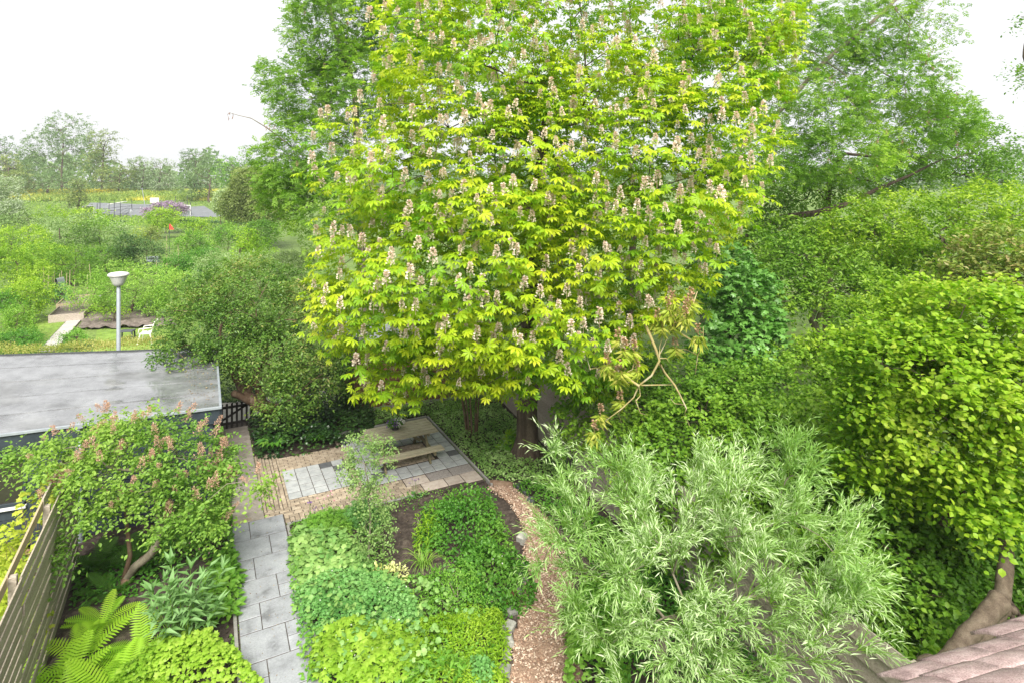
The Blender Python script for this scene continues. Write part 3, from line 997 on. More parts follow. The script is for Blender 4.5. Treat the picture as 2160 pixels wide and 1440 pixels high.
def cobble(name, label, p, s, rz, mat, group=None):
    d = rand_dir(1)
    me_n = 'cobble'
    V = box_v(1, .8, .75, .12) + rng.normal(size=(12, 3)) * .035
    V = V * s; c_, s_ = math.cos(rz), math.sin(rz)
    V = V @ np.array([[c_, s_, 0], [-s_, c_, 0], [0, 0, 1]])
    o = build(name, V + p, BOXT, mat, loc=p)
    return tag(o, label, 'stone', group)


st = [(1099, 1228), (1097, 1254), (1078, 1300), (1074, 1333), (1072, 1362), (1068, 1392), (1103, 1203), (1101, 1142), (1064, 1425)]
st_l = ['pale granite cobble at the bed corner beside the flat bricks', 'grey granite cobble edging the bed just above the bare soil notch', 'large tan cobble on the edge of the chip path below the notch', 'grey cobble beside the lime green ground cover, second below the notch',
        'flat grey cobble beside the lime green ground cover, third below the notch', 'rounded cobble beside the lime green ground cover, fourth below the notch', 'grey cobble half under dark leaves edging the chip path', 'small grey cobble at the bend of the chip path', 'cobble at the bottom edge of the picture beside the chip path']
for (x, y), lb in zip(st, st_l):
    cobble('cobble_stone', lb, at(x, y) + [0, 0, .0], rng.uniform(.17, .22), rng.uniform(0, 3), M['stone'], 'granite cobbles edging the bed')
for (x, y), lb in zip([(1096, 1031), (1109, 1044), (1121, 1060)], ['dark basalt block at the head of the chip path nearest the log', 'dark basalt block in the middle of three beyond the log', 'dark basalt block nearest the willow of the three beyond the log']):
    cobble('basalt_block', lb, at(x, y), .17, rng.uniform(0, 3), M['stone_dark'], 'basalt blocks at the head of the chip path')
for k, (x, y) in enumerate([(1085, 1268), (1068, 1274), (1078, 1262)]):
    o = build('loose_brick', box_v(.2, .09, .065, .006) @ np.array([[math.cos(-.2), math.sin(-.2), 0], [-math.sin(-.2), math.cos(-.2), 0], [0, 0, 1]]) + at(x, y) + [0, 0, .065 * (k == 2)], BOXT, M['brown_wood'], loc=at(x, y))
    tag(o, ['brown brick lying flat at the corner of the bed', 'brown brick lying flat behind the corner of the bed', 'brown brick on top of the two others at the bed corner'][k], 'brick', 'loose bricks at the bed corner')
lg = MB(); a, b = at(1034, 1022), at(1080, 1026)
lg.tube(np.array([a, a * .65 + b * .35, a * .3 + b * .7, b]) + [0, 0, .05], [.075, .085, .08, .07], 9)
tag(lg.out('log', M['bark_plum'], smooth=True, loc=a), 'short brown log lying at the top of the wood chip path', 'log')

# ------------------------------------------------------------------ blue shed with the wet flat roof
E1 = np.array([-.9943, -.107]); E2 = np.array([0.0, -1.0])            # along the front to the left; along the side to the back (u, v)
FR = np.array([-1.58, 1.25])


def SP(t, s, z):
    """t metres left along the front, s metres back, z up"""
    q = FR + E1 * t + E2 * s
    return W(q[0], q[1], z)


f_dir = nrm((SP(1, 0, 0) - SP(0, 0, 0))); f_out = -nrm(np.array([-f_dir[1], f_dir[0], 0]))
if f_out[1] > 0: f_out = -f_out
shed = thing('garden_shed', 'dark blue boarded shed with wet flat grey felt roof', 'shed', SP(0, 0, 0))
SL, SD = 9.0, 5.05
core = MB()
for a, b in ((SP(.06, .06, 1.0), SP(SL, .06, 1.0)), (SP(.06, SD - .06, 1.0), SP(SL, SD - .06, 1.0)), (SP(.06, .06, 1.0), SP(.06, SD - .06, 1.0)), (SP(SL, .06, 1.0), SP(SL, SD - .06, 1.0))):
    core.bar(a, b, .06, 2.0)
core.out('wall', M['navy'], shed)
WT0, WT1, WZ0, WZ1 = 3.42, 5.3, .98, 1.95
for k in range(14):
    z0 = .06 + .147 * k
    spans = [(0.0, SL)]
    if z0 + .14 > WZ0 and z0 < WZ1: spans = [(0.0, WT0 - .03), (WT1 + .03, SL)]
    for t0, t1 in spans:
        mb = MB()
        a, b = SP(t0, 0, z0), SP(t1, 0, z0)
        up = nrm(UP + f_out * -.07)
        mb.box((a + b) / 2 + f_out * .03, np.linalg.norm(b - a), .024, .135, axis=np.array([f_dir, np.cross(up, f_dir), up]).T, b=.006)
        mb.out('cladding_board', M['navy'], shed)
sd_dir = nrm(SP(0, 1, 0) - SP(0, 0, 0)); sd_out = nrm(np.array([sd_dir[1], -sd_dir[0], 0]))
if sd_out[0] < 0: sd_out = -sd_out
for k in range(14):
    mb = MB(); z0 = .06 + .147 * k
    a, b = SP(0, 0, z0), SP(0, SD, z0)
    mb.box((a + b) / 2 + sd_out * .02, SD, .024, .135, axis=np.array([sd_dir, np.cross(UP, sd_dir), UP]).T)
    mb.out('cladding_board', M['navy'], shed)
# window
win = MB()
for a, b, w_ in ((SP(WT0, 0, WZ0 - .03), SP(WT1, 0, WZ0 - .03), .07), (SP(WT0, 0, WZ1), SP(WT1, 0, WZ1), .05), (SP(WT0, 0, WZ0), SP(WT0, 0, WZ1), .05), (SP(WT1, 0, WZ0), SP(WT1, 0, WZ1), .05)):
    win.bar(a + f_out * .045, b + f_out * .045, w_, .06, up=f_out)
wo = win.out('window', M['navy'], shed)
mb = MB(); mb.bar(SP(WT0 - .03, 0, WZ0 - .09) + f_out * .07, SP(WT1 + .03, 0, WZ0 - .09) + f_out * .07, .09, .05, up=UP); mb.out('sill', M['white_paint'], wo)
pv = np.array([SP(WT0, 0, WZ0), SP(WT1, 0, WZ0), SP(WT1, 0, WZ1), SP(WT0, 0, WZ1)]) + f_out * .03
build('pane', pv, np.array([[0, 1, 2, 3]]), M['window_glass'], wo)
# roof sheets: strips of felt running along the front, each lapping the next


def roof_z(t, s):
    return 2.40 + .066 * t * (s / SD)


NS = 5
for k in range(NS):
    s0, s1 = -.10 + k * (SD + .2) / NS, -.10 + (k + 1) * (SD + .2) / NS + .05
    ts = np.linspace(-.14, SL, 26); ss = np.linspace(s0, s1, 7)
    Tt, Ss = np.meshgrid(ts, ss)
    nzv = .0015 * wob(np.c_[Tt.ravel() * 2.2, Ss.ravel() * 2.2 + k, Tt.ravel() * 0]).reshape(Tt.shape)
    Vt = np.array([SP(t_, s_, roof_z(t_, s_) + .004 * ((k % 2) * 1.0) + .012 * (s_ > s1 - .06) * 0) for t_, s_ in zip(Tt.ravel(), Ss.ravel())])
    lift_ = np.where(np.arange(len(Vt)) < 26, .009, 0.0)               # the lapped edge stands a little proud
    Vt[:, 2] += nzv.ravel() + lift_ - (np.arange(len(Vt)) >= 26 * 6) * .004
    Vb = Vt[:26] - [0, 0, .02]
    ii = (np.arange(25)[None] + 26 * np.arange(6)[:, None]).ravel()
    Fq = np.c_[ii, ii + 26, ii + 27, ii + 1]
    nV = len(Vt)
    Fe = np.array([[q, q + 1, nV + q + 1, nV + q] for q in range(25)])
    build('roof_felt_strip', np.vstack([Vt, Vb]), np.vstack([Fq, Fe]), M['roof_felt'], shed, smooth=False)
# cross seam near the right edge, fascia, trims
mb = MB(); mb.bar(SP(.42, 0, 2.402), SP(.42, SD, 2.43), .06, .012); mb.out('roof_seam', M['roof_felt'], shed)
ts_ = np.linspace(-.15, SL, 8)
mb = MB()
mb.bar(SP(-.14, -.07, 2.22), SP(SL, -.07, 2.22), .05, .34, up=UP); mb.out('fascia', M['navy'], shed)
mb = MB(); mb.bar(SP(-.17, -.11, 2.40), SP(SL, -.11, 2.40), .06, .05); mb.out('roof_trim', M['galv'], shed)
mb = MB(); mb.bar(SP(-.15, -.12, 2.40), SP(-.15, SD + .1, 2.40), .05, .06); mb.out('roof_trim', M['galv'], shed)
mb = MB(); mb.bar(SP(-.15, SD + .12, 2.40), SP(SL, SD + .12, 2.40 + .066 * SL), .05, .05); mb.out('roof_trim', M['dark_metal'], shed)
mb = MB(); mb.bar(SP(-.16, -.05, 2.22), SP(-.16, SD, 2.22), .04, .34, up=UP); mb.out('fascia', M['navy'], shed)
pz = SP(2.45, 0, 0) + f_out * .16
mb = MB(); mb.tube([pz, pz + UP * 1.1, pz + UP * 2.08], .055, 14); mb.out('downpipe', M['galv'], shed, smooth=True)
mb = MB(); q = SP(2.5, -.14, 2.36); mb.box(q, .16, .12, .09, TH); mb.tube([q + [0, 0, -.06], q + [0, 0, .02]], .04, 8); mb.out('outlet', M['galv'], shed)
n = 260
tt, ss = rng.uniform(-.05, .6, n), rng.uniform(0, SD, n)
Pn = np.array([SP(a_, b_, roof_z(a_, b_) + .018) for a_, b_ in zip(tt, ss)])
V, T, c = scatter('small', Pn, rand_dir(n) * [1, 1, .1], UP + rand_dir(n) * .3, rng.uniform(.02, .05, n), rng.random(n))
build('fallen_leaves', V, T, LM['litter'], None, tint=c, kind='stuff', loc=Pn[0])
tag(bpy.data.objects['fallen_leaves'], 'dry fallen leaves scattered along the right edge of the shed roof', 'leaf litter')

# ------------------------------------------------------------------ garden gate
gt = thing('garden_gate', 'low black wooden picket gate with diagonal brace beside the shed', 'gate', W(-1.45, -3.5))
for k in range(7):
    u = -1.42 + .135 * k
    mb = MB(); mb.bar(W(u, -3.5, .06), W(u, -3.5, .80), .06, .022, up=W(0, 1) - W(0, 0)); mb.out('picket', M['black_wood'], gt)
for z in (.2, .68):
    mb = MB(); mb.bar(W(-1.47, -3.53, z), W(-.56, -3.53, z), .03, .07, up=UP); mb.out('rail', M['black_wood'], gt)
mb = MB(); mb.bar(W(-1.44, -3.53, .22), W(-.6, -3.53, .68), .03, .06, up=UP); mb.out('brace', M['black_wood'], gt)
for u in (-1.53, -.47):
    mb = MB(); mb.box(W(u, -3.5, 0), .09, .09, .98, TH); mb.out('post', M['black_wood'], gt)

# ------------------------------------------------------------------ slatted fence on the left
sf = thing('slatted_fence', 'weathered wooden fence of long horizontal slats on the left', 'fence', W(-3.95, 5))
for k in range(11):
    z = 2.05 - .195 * k
    mb = MB()
    mb.bar(W(-3.95, 2.0, z), W(-3.95 + rng.normal() * .01, 6.0, z + rng.normal() * .006), .022, .152, up=UP)
    mb.out('slat', M['old_wood'], sf)
    mb = MB(); mb.bar(W(-3.95, 6.006, z), W(-3.95, 10.6, z), .022, .152, up=UP); mb.out('slat', M['old_wood'], sf)
for v in (2.1, 4.12, 6.05, 8.0, 9.9):
    mb = MB(); mb.box(W(-4.03, v, 0), .09, .09, 2.2, TH, b=.01); mb.out('post', M['old_wood'], sf)
mb = MB(); mb.bar(W(-4.09, 2.0, 2.23), W(-4.09, 4.1, 2.23), .03, .15, up=UP); mb.out('cap_rail', M['old_wood'], sf)
mb = MB(); mb.bar(W(-4.09, 4.14, 2.22), W(-4.09, 6.1, 2.16), .03, .15, up=UP); mb.out('cap_rail', M['new_wood'], sf)
mb = MB(); mb.bar(W(-4.09, 6.14, 2.16), W(-4.09, 10.4, 2.16), .03, .15, up=UP); mb.out('cap_rail', M['new_wood'], sf)

# ------------------------------------------------------------------ grey board fence on the right, in three runs
fpts = [(5.35, 13.6), (5.52, 12.2), (6.08, 7.3), (6.7, 2.4), (7.2, -1.7), (7.45, -3.8)]
bf = thing('board_fence', 'grey weathered plank fence along the right side of the garden', 'fence', W(6.4, 5))
for a, b in zip(fpts[:-1], fpts[1:]):
    L_seg = math.hypot(b[0] - a[0], b[1] - a[1]); nseg = max(1, round(L_seg / 2.1))
    for q in range(nseg):
        p0 = (a[0] + (b[0] - a[0]) * q / nseg, a[1] + (b[1] - a[1]) * q / nseg); p1 = (a[0] + (b[0] - a[0]) * (q + 1) / nseg, a[1] + (b[1] - a[1]) * (q + 1) / nseg)
        for k in range(9):
            z = .12 + .205 * k
            dz = rng.normal() * .004
            mb = MB(); A_, B_ = W(*p0, z), W(*p1, z); dd = nrm(B_ - A_) * .006
            inn = nrm(np.array([-(B_ - A_)[1], (B_ - A_)[0], 0])); inn = inn if inn @ (W(-1, 0) - W(0, 0)) > 0 else -inn
            mb.bar(A_ + dd, B_ - dd + [0, 0, dz], .022, .225, up=UP - inn * .20); mb.out('plank', M['grey_wood'], bf)
        mb = MB(); mb.box(W(p0[0] + .07, p0[1], 0), .08, .08, 1.86, TH); mb.out('post', M['grey_wood'], bf)

# ------------------------------------------------------------------ brown lapped shed at the end of the garden
bs = thing('timber_shed', 'brown shed of lapped boards behind the patio', 'shed', W(4.6, -2.9))
for k in range(13):
    z = .16 + .165 * k
    mb = MB(); a, b = W(2.55, -3.1, z), W(6.9, -2.6, z)
    mb.bar(a, b, .02, .18, up=UP + nrm(W(0, 1) - W(0, 0)) * -.14); mb.out('lap_board', M['brown_wood'], bs)
mb = MB(); mb.bar(W(2.55, -3.14, 1.1), W(6.9, -2.64, 1.1), .03, 2.2, up=UP); mb.bar(W(2.55, -3.14, 1.1), W(2.75, -5.6, 1.1), .03, 2.2, up=UP); mb.bar(W(6.9, -2.64, 1.1), W(7.1, -5.1, 1.1), .03, 2.2, up=UP); mb.out('wall', M['brown_wood'], bs)
rc = [W(2.4, -2.95, 2.28), W(7.05, -2.42, 2.28), W(7.25, -5.3, 2.42), W(2.6, -5.8, 2.42)]
build('roof', np.array(rc + [p - [0, 0, .06] for p in rc]), np.array([[0, 1, 2, 3], [4, 5, 1, 0], [5, 6, 2, 1], [6, 7, 3, 2], [7, 4, 0, 3]]), M['roof_felt'], bs)
mb = MB(); mb.bar(W(2.5, -3.06, .05), W(6.95, -2.55, .05), .05, .12, up=UP); mb.out('plinth', M['kerb'], bs)

# ------------------------------------------------------------------ picnic table with a pot of flowers
tb = thing('picnic_table', 'weathered wooden picnic table with fixed benches on the patio', 'table', W(2.92, .68))
UD = nrm(W(1, 0) - W(0, 0)); VD = nrm(W(0, 1) - W(0, 0))
for k in range(6):
    mb = MB(); v = .22 + .165 * k
    mb.bar(W(2.03 + rng.normal() * .006, v, .745), W(3.82 + rng.normal() * .006, v, .745), .138, .04); mb.out('top_plank', M['table_wood'], tb)
for v in (1.36, 1.51, -.18, -.03):
    mb = MB(); mb.bar(W(2.02, v, .445), W(3.83, v, .445), .132, .04); mb.out('seat_plank', M['table_wood'], tb)
for u in (2.33, 3.52):
    for v0, v1 in ((.42, -.02), (.9, 1.36)):
        mb = MB(); mb.bar(W(u, v0, .72), W(u, v1, .03), .045, .095, up=VD); mb.out('leg', M['table_frame'], tb)
    mb = MB(); mb.bar(W(u + .05, -.26, .385), W(u + .05, 1.6, .385), .045, .09); mb.out('seat_beam', M['table_frame'], tb)
    mb = MB(); mb.bar(W(u + .05, .2, .69), W(u + .05, 1.1, .69), .045, .07); mb.out('top_beam', M['table_frame'], tb)
    s_ = 1 if u < 3 else -1
    mb = MB(); mb.bar(W(u + .05 * s_, .66, .40), W(u + .45 * s_, .66, .70), .045, .07); mb.out('brace', M['table_frame'], tb)
pp = W(2.82, .52, .767)
pot = thing('flower_pot', 'dark pot of white and violet flowers on the picnic table', 'flower pot', pp)
mb = MB(); mb.lathe(pp, [(.0, .002), (.09, .002), (.13, .11), (.14, .12), (.12, .12), (.11, .08), (0, .08)], 16); mb.out('pot', M['clay_pot'], pot, smooth=True)
n = 260
d = rand_dir(n); d[:, 2] = np.abs(d[:, 2]); P = pp + [0, 0, .11] + d * [.19, .17, .14] * rng.uniform(.5, 1, (n, 1))
foliage(pot, 'foliage', 'oval', P, d + rand_dir(n) * .6, UP + d * .4 + rand_dir(n) * .3, np.full(n, .07), rng.random(n), LM['mint'])
for nm, mt, k, sd in (('white_blossom', 'white_flower', 46, .0), ('violet_blossom', 'purple_flower', 34, 1)):
    d = rand_dir(k); d[:, 2] = np.abs(d[:, 2]); P = pp + [0, 0, .12] + d * [.2, .18, .155] + (UD * (.07 if sd == 0 else -.07))
    V, T, c = scatter('blob', P, rand_dir(k), rand_dir(k), np.full(k, .05), rng.random(k)); build(nm, V, T, LM[mt], pot, tint=c, kind='stuff')

# ------------------------------------------------------------------ lamp post behind the shed
lb_ = at3(250, 735, 19.3); lb_[2] = 0
lp = thing('lamp_post', 'galvanised lamp post with a white bowl lantern behind the shed', 'lamp post', lb_)
zt = H - (590 - YH) / F * 19.3
mb = MB(); mb.tube([lb_, lb_ + UP * 1.2, lb_ + UP * 1.25, lb_ + UP * (zt - .2)], [.085, .085, .062, .055], 14); mb.out('pole', M['galv'], lp, smooth=True)
mb = MB(); mb.lathe(lb_ + UP * (zt - .22), [(.055, 0), (.12, .02), (.17, .10), (.225, .25), (.275, .35)], 24); mb.out('bowl', M['lamp_bowl'], lp, smooth=True)
mb = MB(); mb.lathe(lb_ + UP * (zt + .12), [(.285, .0), (.305, .02), (.305, .06), (.26, .10), (.12, .125), (0, .13)], 24); mb.out('cap', M['lamp_cap'], lp, smooth=True)

# ------------------------------------------------------------------ tiled roof at the lower right corner
Ar = at3(1886, 1432, 4.27)
rr_ = nrm(np.array([.96, .28, 0])); row_w, pit = .30, math.radians(31)
ee = np.array([-rr_[1] * math.cos(pit), rr_[0] * math.cos(pit), -math.sin(pit)]); nn_ = nrm(np.cross(rr_, ee))
if nn_[2] < 0: nn_ = -nn_


def verge(jr):
    """where course jr meets the slanting left edge of the roof"""
    lo, hi = -.3, 8.0
    b = Ar + ee * row_w * jr

    def side(t):
        p = b + rr_ * t
        return (YH + F * (H - p[2]) / p[1]) - (1432 - .461 * (1080 + F * p[0] / p[1] - 1886))
    if side(lo) > 0: return b + rr_ * lo
    for _ in range(50):
        mid_ = (lo + hi) / 2
        if side(mid_) > 0: hi = mid_
        else: lo = mid_
    return b + rr_ * hi


rf = thing('tiled_roof', 'faded pink tiled roof edge at the lower right corner', 'roof', Ar)
prof = np.linspace(-1, 1, 7)
TL = .42
tv = []
for yv in prof:                                         # a barrel-backed tile: long along the course, rounded across it
    zz = .022 * math.cos(yv * 1.45)
    for xv in (0, TL):
        tv.append([xv, yv * row_w * .56, zz + .012])
for yv in prof:
    for xv in (0, TL):
        tv.append([xv, yv * row_w * .56, .022 * math.cos(yv * 1.45) - .012])
tq = [[2 * i, 2 * i + 1, 2 * i + 3, 2 * i + 2] for i in range(6)]
nb = 14
tq += [[nb + 2 * i, 2 * i, 2 * i + 2, nb + 2 * i + 2] for i in range(6)] + [[2 * i + 1, nb + 2 * i + 1, nb + 2 * i + 3, 2 * i + 3] for i in range(6)]
tq += [[0, nb, nb + 1, 1], [12, 13, nb + 13, nb + 12]]
tile_me = mesh_of('roof_tile', np.array(tv), np.array(tq), M['roof_tile'], smooth=True)
for jr in range(-9, 7):
    s0 = verge(jr)
    for q in range(0, 15):
        p = s0 + rr_ * (TL * .97 * q) + nn_ * (.008 * (q % 2) + rng.normal() * .002)
        px_, py_ = 1080 + F * p[0] / p[1], YH + F * (H - p[2]) / p[1]
        if p[1] < 1.2 or px_ > 2700 or py_ > 2300: continue
        a_ = nrm(np.cross(nn_, rr_)); piece('roof_tile', tile_me, rf, p, rot=np.array([rr_, a_, nn_]).T)
lf = np.array([verge(q) + rr_ * .08 - nn_ * .03 for q in range(-9, 7)]); rg = np.array([Ar + ee * row_w * q + rr_ * 6.0 - nn_ * .03 for q in range(-9, 7)])
nl_ = len(lf); dv = np.vstack([lf, rg, lf - nn_ * .08, rg - nn_ * .08]); dt = []
for q in range(nl_ - 1):
    dt += [[q, q + 1, nl_ + q + 1, nl_ + q], [2 * nl_ + q, 3 * nl_ + q, 3 * nl_ + q + 1, 2 * nl_ + q + 1], [q, 2 * nl_ + q, 2 * nl_ + q + 1, q + 1]]
build('roof_deck', dv, np.array(dt), M['brown_wood'], rf)

# ------------------------------------------------------------------ the flowering chestnut
cb = at(1110, 968)
ct = thing('chestnut_tree', 'tall horse chestnut covered in pale pink flower candles above the patio', 'tree', cb)
trunk = np.array([cb, cb + [.02, 0, .5], cb + [.04, .02, 1.4], cb + [.10, .05, 2.6], cb + [.12, .1, 3.8], cb + [.2, .1, 5.2], cb + [.28, 0, 6.6], cb + [.4, -.1, 8.2], cb + [.5, -.1, 9.8]])
lob = [plobe(1215, 70, 15.5, 380, 260, 3.6), plobe(1000, 150, 14.5, 225, 220, 3.2), plobe(1030, 340, 13.6, 300, 200, 2.9), plobe(1290, 330, 14, 290, 230, 3.2),
       plobe(840, 570, 13.4, 195, 150, 2.0), plobe(790, 650, 13.2, 140, 120, 1.6), plobe(1010, 560, 12.6, 250, 190, 2.2), plobe(1300, 520, 13.6, 215, 170, 2.3), plobe(1150, 690, 13.0, 190, 120, 1.8),
       plobe(945, 735, 13.3, 140, 80, 1.6), plobe(1240, 730, 13.6, 120, 90, 1.4), plobe(1520, 150, 15.8, 130, 140, 2.0), plobe(860, 380, 14.6, 140, 110, 1.8), plobe(1440, 400, 14.5, 120, 120, 1.7), plobe(1560, 60, 15.8, 110, 100, 1.8), plobe(1080, 790, 13.6, 60, 60, .9), plobe(830, 800, 13.3, 75, 40, .8)]
Pc, Oc = lobe_points(lob, 4900, .26)
sel = rng.permutation(len(Pc))[:620]
A, par, R = skeleton(trunk, Pc[sel] - Oc[sel] * .15, seg=.45, tip=.008, power=2.5, lift=.10)
R[:len(trunk)] = [.40, .30, .27, .26, .25, .22, .17, .11, .06]
R = np.minimum(R, .26 + .14 * (np.arange(len(R)) == 0) + .05 * (np.arange(len(R)) < 3))
wood(ct, A, par, R, M['bark'], 22, rmin=.006)
mb = MB()                                                # root flare
for a in np.linspace(0, 6.28, 6, endpoint=False):
    q = cb + np.array([math.cos(a), math.sin(a), 0]) * .52
    mb.tube([cb + [0, 0, .75], cb * .55 + q * .45 + [0, 0, .22], q + [0, 0, -.04]], [.22, .16, .05], 8)
mb.out('root_flare', M['bark'], ct, smooth=True)
nwh = 5
a = rng.uniform(0, 6.28, (len(Pc), 1)) + np.arange(nwh) * (6.28 / nwh) + rng.normal(size=(len(Pc), nwh)) * .3
hd = np.stack([np.cos(a), np.sin(a), rng.normal(size=a.shape) * .16 - .05], -1) + Oc[:, None] * [.55, .55, .1]
pet = rng.uniform(.08, .22, a.shape)[..., None]
lp_ = (Pc[:, None] + hd * pet + rng.normal(size=hd.shape) * .05 - UP * .03).reshape(-1, 3)
ld = (hd + np.array([0, 0, -.12])).reshape(-1, 3)
ln = (UP * 1.0 + hd * .25 + rng.normal(size=hd.shape) * .36 + Oc[:, None] * .35).reshape(-1, 3)
ls = rng.uniform(.085, .20, len(lp_))
lt = clump_tint(lp_, .62, .20, .17, f=1.1)
foliage(ct, 'crown', 'palmate', lp_, ld, ln, ls, lt, LM['chestnut'], 300, cell=26)


def candle_mesh(seed, mat, h=.27, r=.07, n=80):
    g = np.random.default_rng(seed)
    t = g.random(n) ** .8; ang = g.random(n) * 6.28
    rad = r * (1 - .82 * t) * g.uniform(.75, 1.1, n)
    P = np.c_[np.cos(ang) * rad, np.sin(ang) * rad, t * h]
    D = np.c_[np.cos(ang), np.sin(ang), np.full(n, .5)] + g.normal(size=(n, 3)) * .35
    V, T, c = scatter(sh_diamond(.9, .12, .1), P, D, g.normal(size=(n, 3)) * .6 + UP, g.uniform(.04, .062, n), np.clip(.85 - t * .45 + g.normal(size=n) * .22, 0, 1))
    Vs, Ts = tube([[0, 0, -.06], [0, 0, h * .9]], [.006, .003], 3, cap=False)
    Ts = np.vstack([Ts[:, [0, 1, 2]], Ts[:, [0, 2, 3]]])
    return mesh_of('flower_candle', np.vstack([V, Vs]), np.vstack([T, Ts + len(V)]), mat, np.r_[c, np.full(len(Vs), .1)])


cm = [candle_mesh(s, LM['candle'], .27 + .02 * (s % 3)) for s in range(6)]
px = 1080 + F * Pc[:, 0] / Pc[:, 1]; py = YH + F * (H - Pc[:, 2]) / Pc[:, 1]
dist = np.linalg.norm(Pc - [0, 0, H], axis=1)
cellk = np.floor((px + rng.normal(size=len(px)) * 6) / 36) * 1000 + np.floor(py / 36)
od = np.lexsort((dist, cellk)); f1 = np.ones(len(od), bool); f1[1:] = cellk[od][1:] != cellk[od][:-1]
front = od[f1]; front = front[(py[front] > -40) & (dist[front] < 17.5)]
front = front[rng.permutation(len(front))]
back = np.setdiff1d(np.where((py > -60) & (Oc[:, 2] > -.2))[0], front)
idx = np.concatenate([front, rng.permutation(back)])
for k, q in enumerate(idx[:300]):
    s = rng.uniform(.5, .92)
    tl = rng.normal(size=2) * .16
    z = nrm(np.array([tl[0], tl[1], 1.0])); x = nrm(np.cross([0, 1, 0], z)); y = np.cross(z, x)
    piece('flower_candle', cm[k % 6], ct, Pc[q] + [0, -.07, .06], rot=np.array([x, y, z]).T, scale=(s, s, s))
ex = idx[300:600]
parts_ = []
for k, q in enumerate(ex):
    me = cm[k % 6]; vv = np.zeros(len(me.vertices) * 3); me.vertices.foreach_get('co', vv); tv_ = np.array([v.vertices[:] for v in me.polygons]); ti = np.zeros(len(me.vertices)); me.attributes['tint'].data.foreach_get('value', ti)
    parts_.append((vv.reshape(-1, 3) * rng.uniform(.7, 1.1) + Pc[q] + [0, 0, .03], tv_, ti))
V, T, c = join(parts_)
build('flower_candle_mass', V, T, LM['candle'], ct, tint=c, kind='stuff')

# the broken limb that hangs on the right of it
HB = 11.8


def z6(x, y): return at3(1060 + x / 3.0, 480 + y / 3.0, HB)


hb = MB()
limbs = [([(880, 560), (930, 680), (960, 760), (985, 830), (925, 910), (855, 985), (830, 1070), (745, 1130), (650, 1215)], .034, .009), ([(985, 850), (1030, 920), (1085, 990), (1120, 1050), (1140, 1110), (1145, 1165), (1175, 1240)], .026, .008), ([(855, 985), (790, 950), (720, 930), (640, 890), (550, 885)], .028, .006),
         ([(875, 992), (980, 990), (1090, 1012)], .015, .006), ([(930, 680), (1040, 640), (1140, 610), (1190, 510), (1240, 410)], .035, .010), ([(1100, 625), (1130, 680), (1200, 710), (1260, 690), (1225, 800), (1210, 910)], .022, .007),
         ([(1200, 640), (1260, 690), (1275, 630)], .012, .004), ([(1225, 800), (1170, 775), (1115, 775)], .011, .004), ([(830, 1070), (870, 1060), (868, 1000)], .012, .005), ([(745, 1130), (735, 1180), (765, 1260)], .011, .004), ([(830, 1070), (860, 1150), (920, 1185)], .012, .004),
         ([(800, 955), (760, 985), (790, 1020)], .01, .004), ([(760, 920), (820, 890), (850, 820)], .011, .004), ([(1140, 1110), (1090, 1112), (1070, 1090)], .009, .004), ([(985, 830), (1040, 830), (1080, 890)], .013, .004), ([(985, 830), (1000, 760), (1010, 660)], .014, .005), ([(640, 890), (680, 800), (720, 760)], .011, .004), ([(550, 885), (540, 840), (620, 790)], .01, .004), ([(985, 820), (1035, 740), (1070, 690)], .012, .004)]
hbo = None
for k, (pp_, r0, r1) in enumerate(limbs):
    P = np.array([z6(*q) for q in pp_])
    P[:, 1] += rng.normal(size=len(P)) * .12 + (k % 5 - 2) * .06 * np.linspace(0, 1, len(P))
    V, T = tube(P, np.linspace(r0, r1, len(P)), 7)
    if k == 0:
        hbo = build('broken_limb', V, T, M['bark_lichen'], ct, smooth=True)
        hbo['label'] = 'broken hanging limb with yellow lichen and wilted leaves'
    else:
        build('side_branch', V, T, M['bark_lichen'], hbo, smooth=True)
wme = [mesh_of('wilted_leaf', *sh_palmate(6, 1.5), LM['wilted'], np.full(30, (i + .5) / 3)) for i in range(3)]
bc = [candle_mesh(20 + s, LM['candle_brown'], .2, .045, 40) for s in range(3)]
for k, (x, y) in enumerate([(740, 700), (770, 740), (680, 870), (715, 890), (850, 880), (735, 850), (745, 1075), (632, 1185), (575, 1240), (980, 560), (1000, 590), (1080, 545), (1085, 600), (1120, 520), (1215, 640), (1115, 755), (835, 760), (650, 820), (1180, 450), (1200, 430), (1060, 440), (1110, 560), (1020, 470), (1150, 480)]):
    b_ = z6(x, y) + [0, rng.normal() * .15, -.05]
    piece('spent_candle', bc[k % 3], hbo, b_, rot=np.eye(3), scale=(1, 1, 1))
    for j in range(3):
        an = rng.uniform(0, 6.28); D = np.array([math.cos(an) * .5, math.sin(an) * .5, -.9]); D = nrm(D); x_ = nrm(np.cross(D, UP)); z_ = np.cross(x_, D)
        s = rng.uniform(.13, .19)
        piece('wilted_leaf', wme[(k + j) % 3], hbo, b_ + D * .04 + [0, 0, -.02], rot=np.array([x_, D, z_]).T, scale=(s, s, s))

# ------------------------------------------------------------------ big trees behind
def trk(*pts):
    return np.array([at3(*p) for p in pts])


def ground_of(p):
    q = np.array(p, float); q[2] = terrain(q[0], q[1]); return q


def keys(tree_, lobes, n, size=.16):
    """hanging brown bunches of ash keys"""
    P, O = lobe_points(lobes, n, .15)
    g = []
    for p in P:
        k = 12
        d = rand_dir(k) * [.5, .5, 1]; q = p + d * size * .5
        g.append(scatter('lance_w', q, np.array([0, 0, -1.0]) + rand_dir(k) * .4, rand_dir(k), np.full(k, size * .55), rng.random(k)))
    V, T, c = join(g); build('seed_bunches', V, T, LM['seed'], tree_, tint=c, kind='stuff')


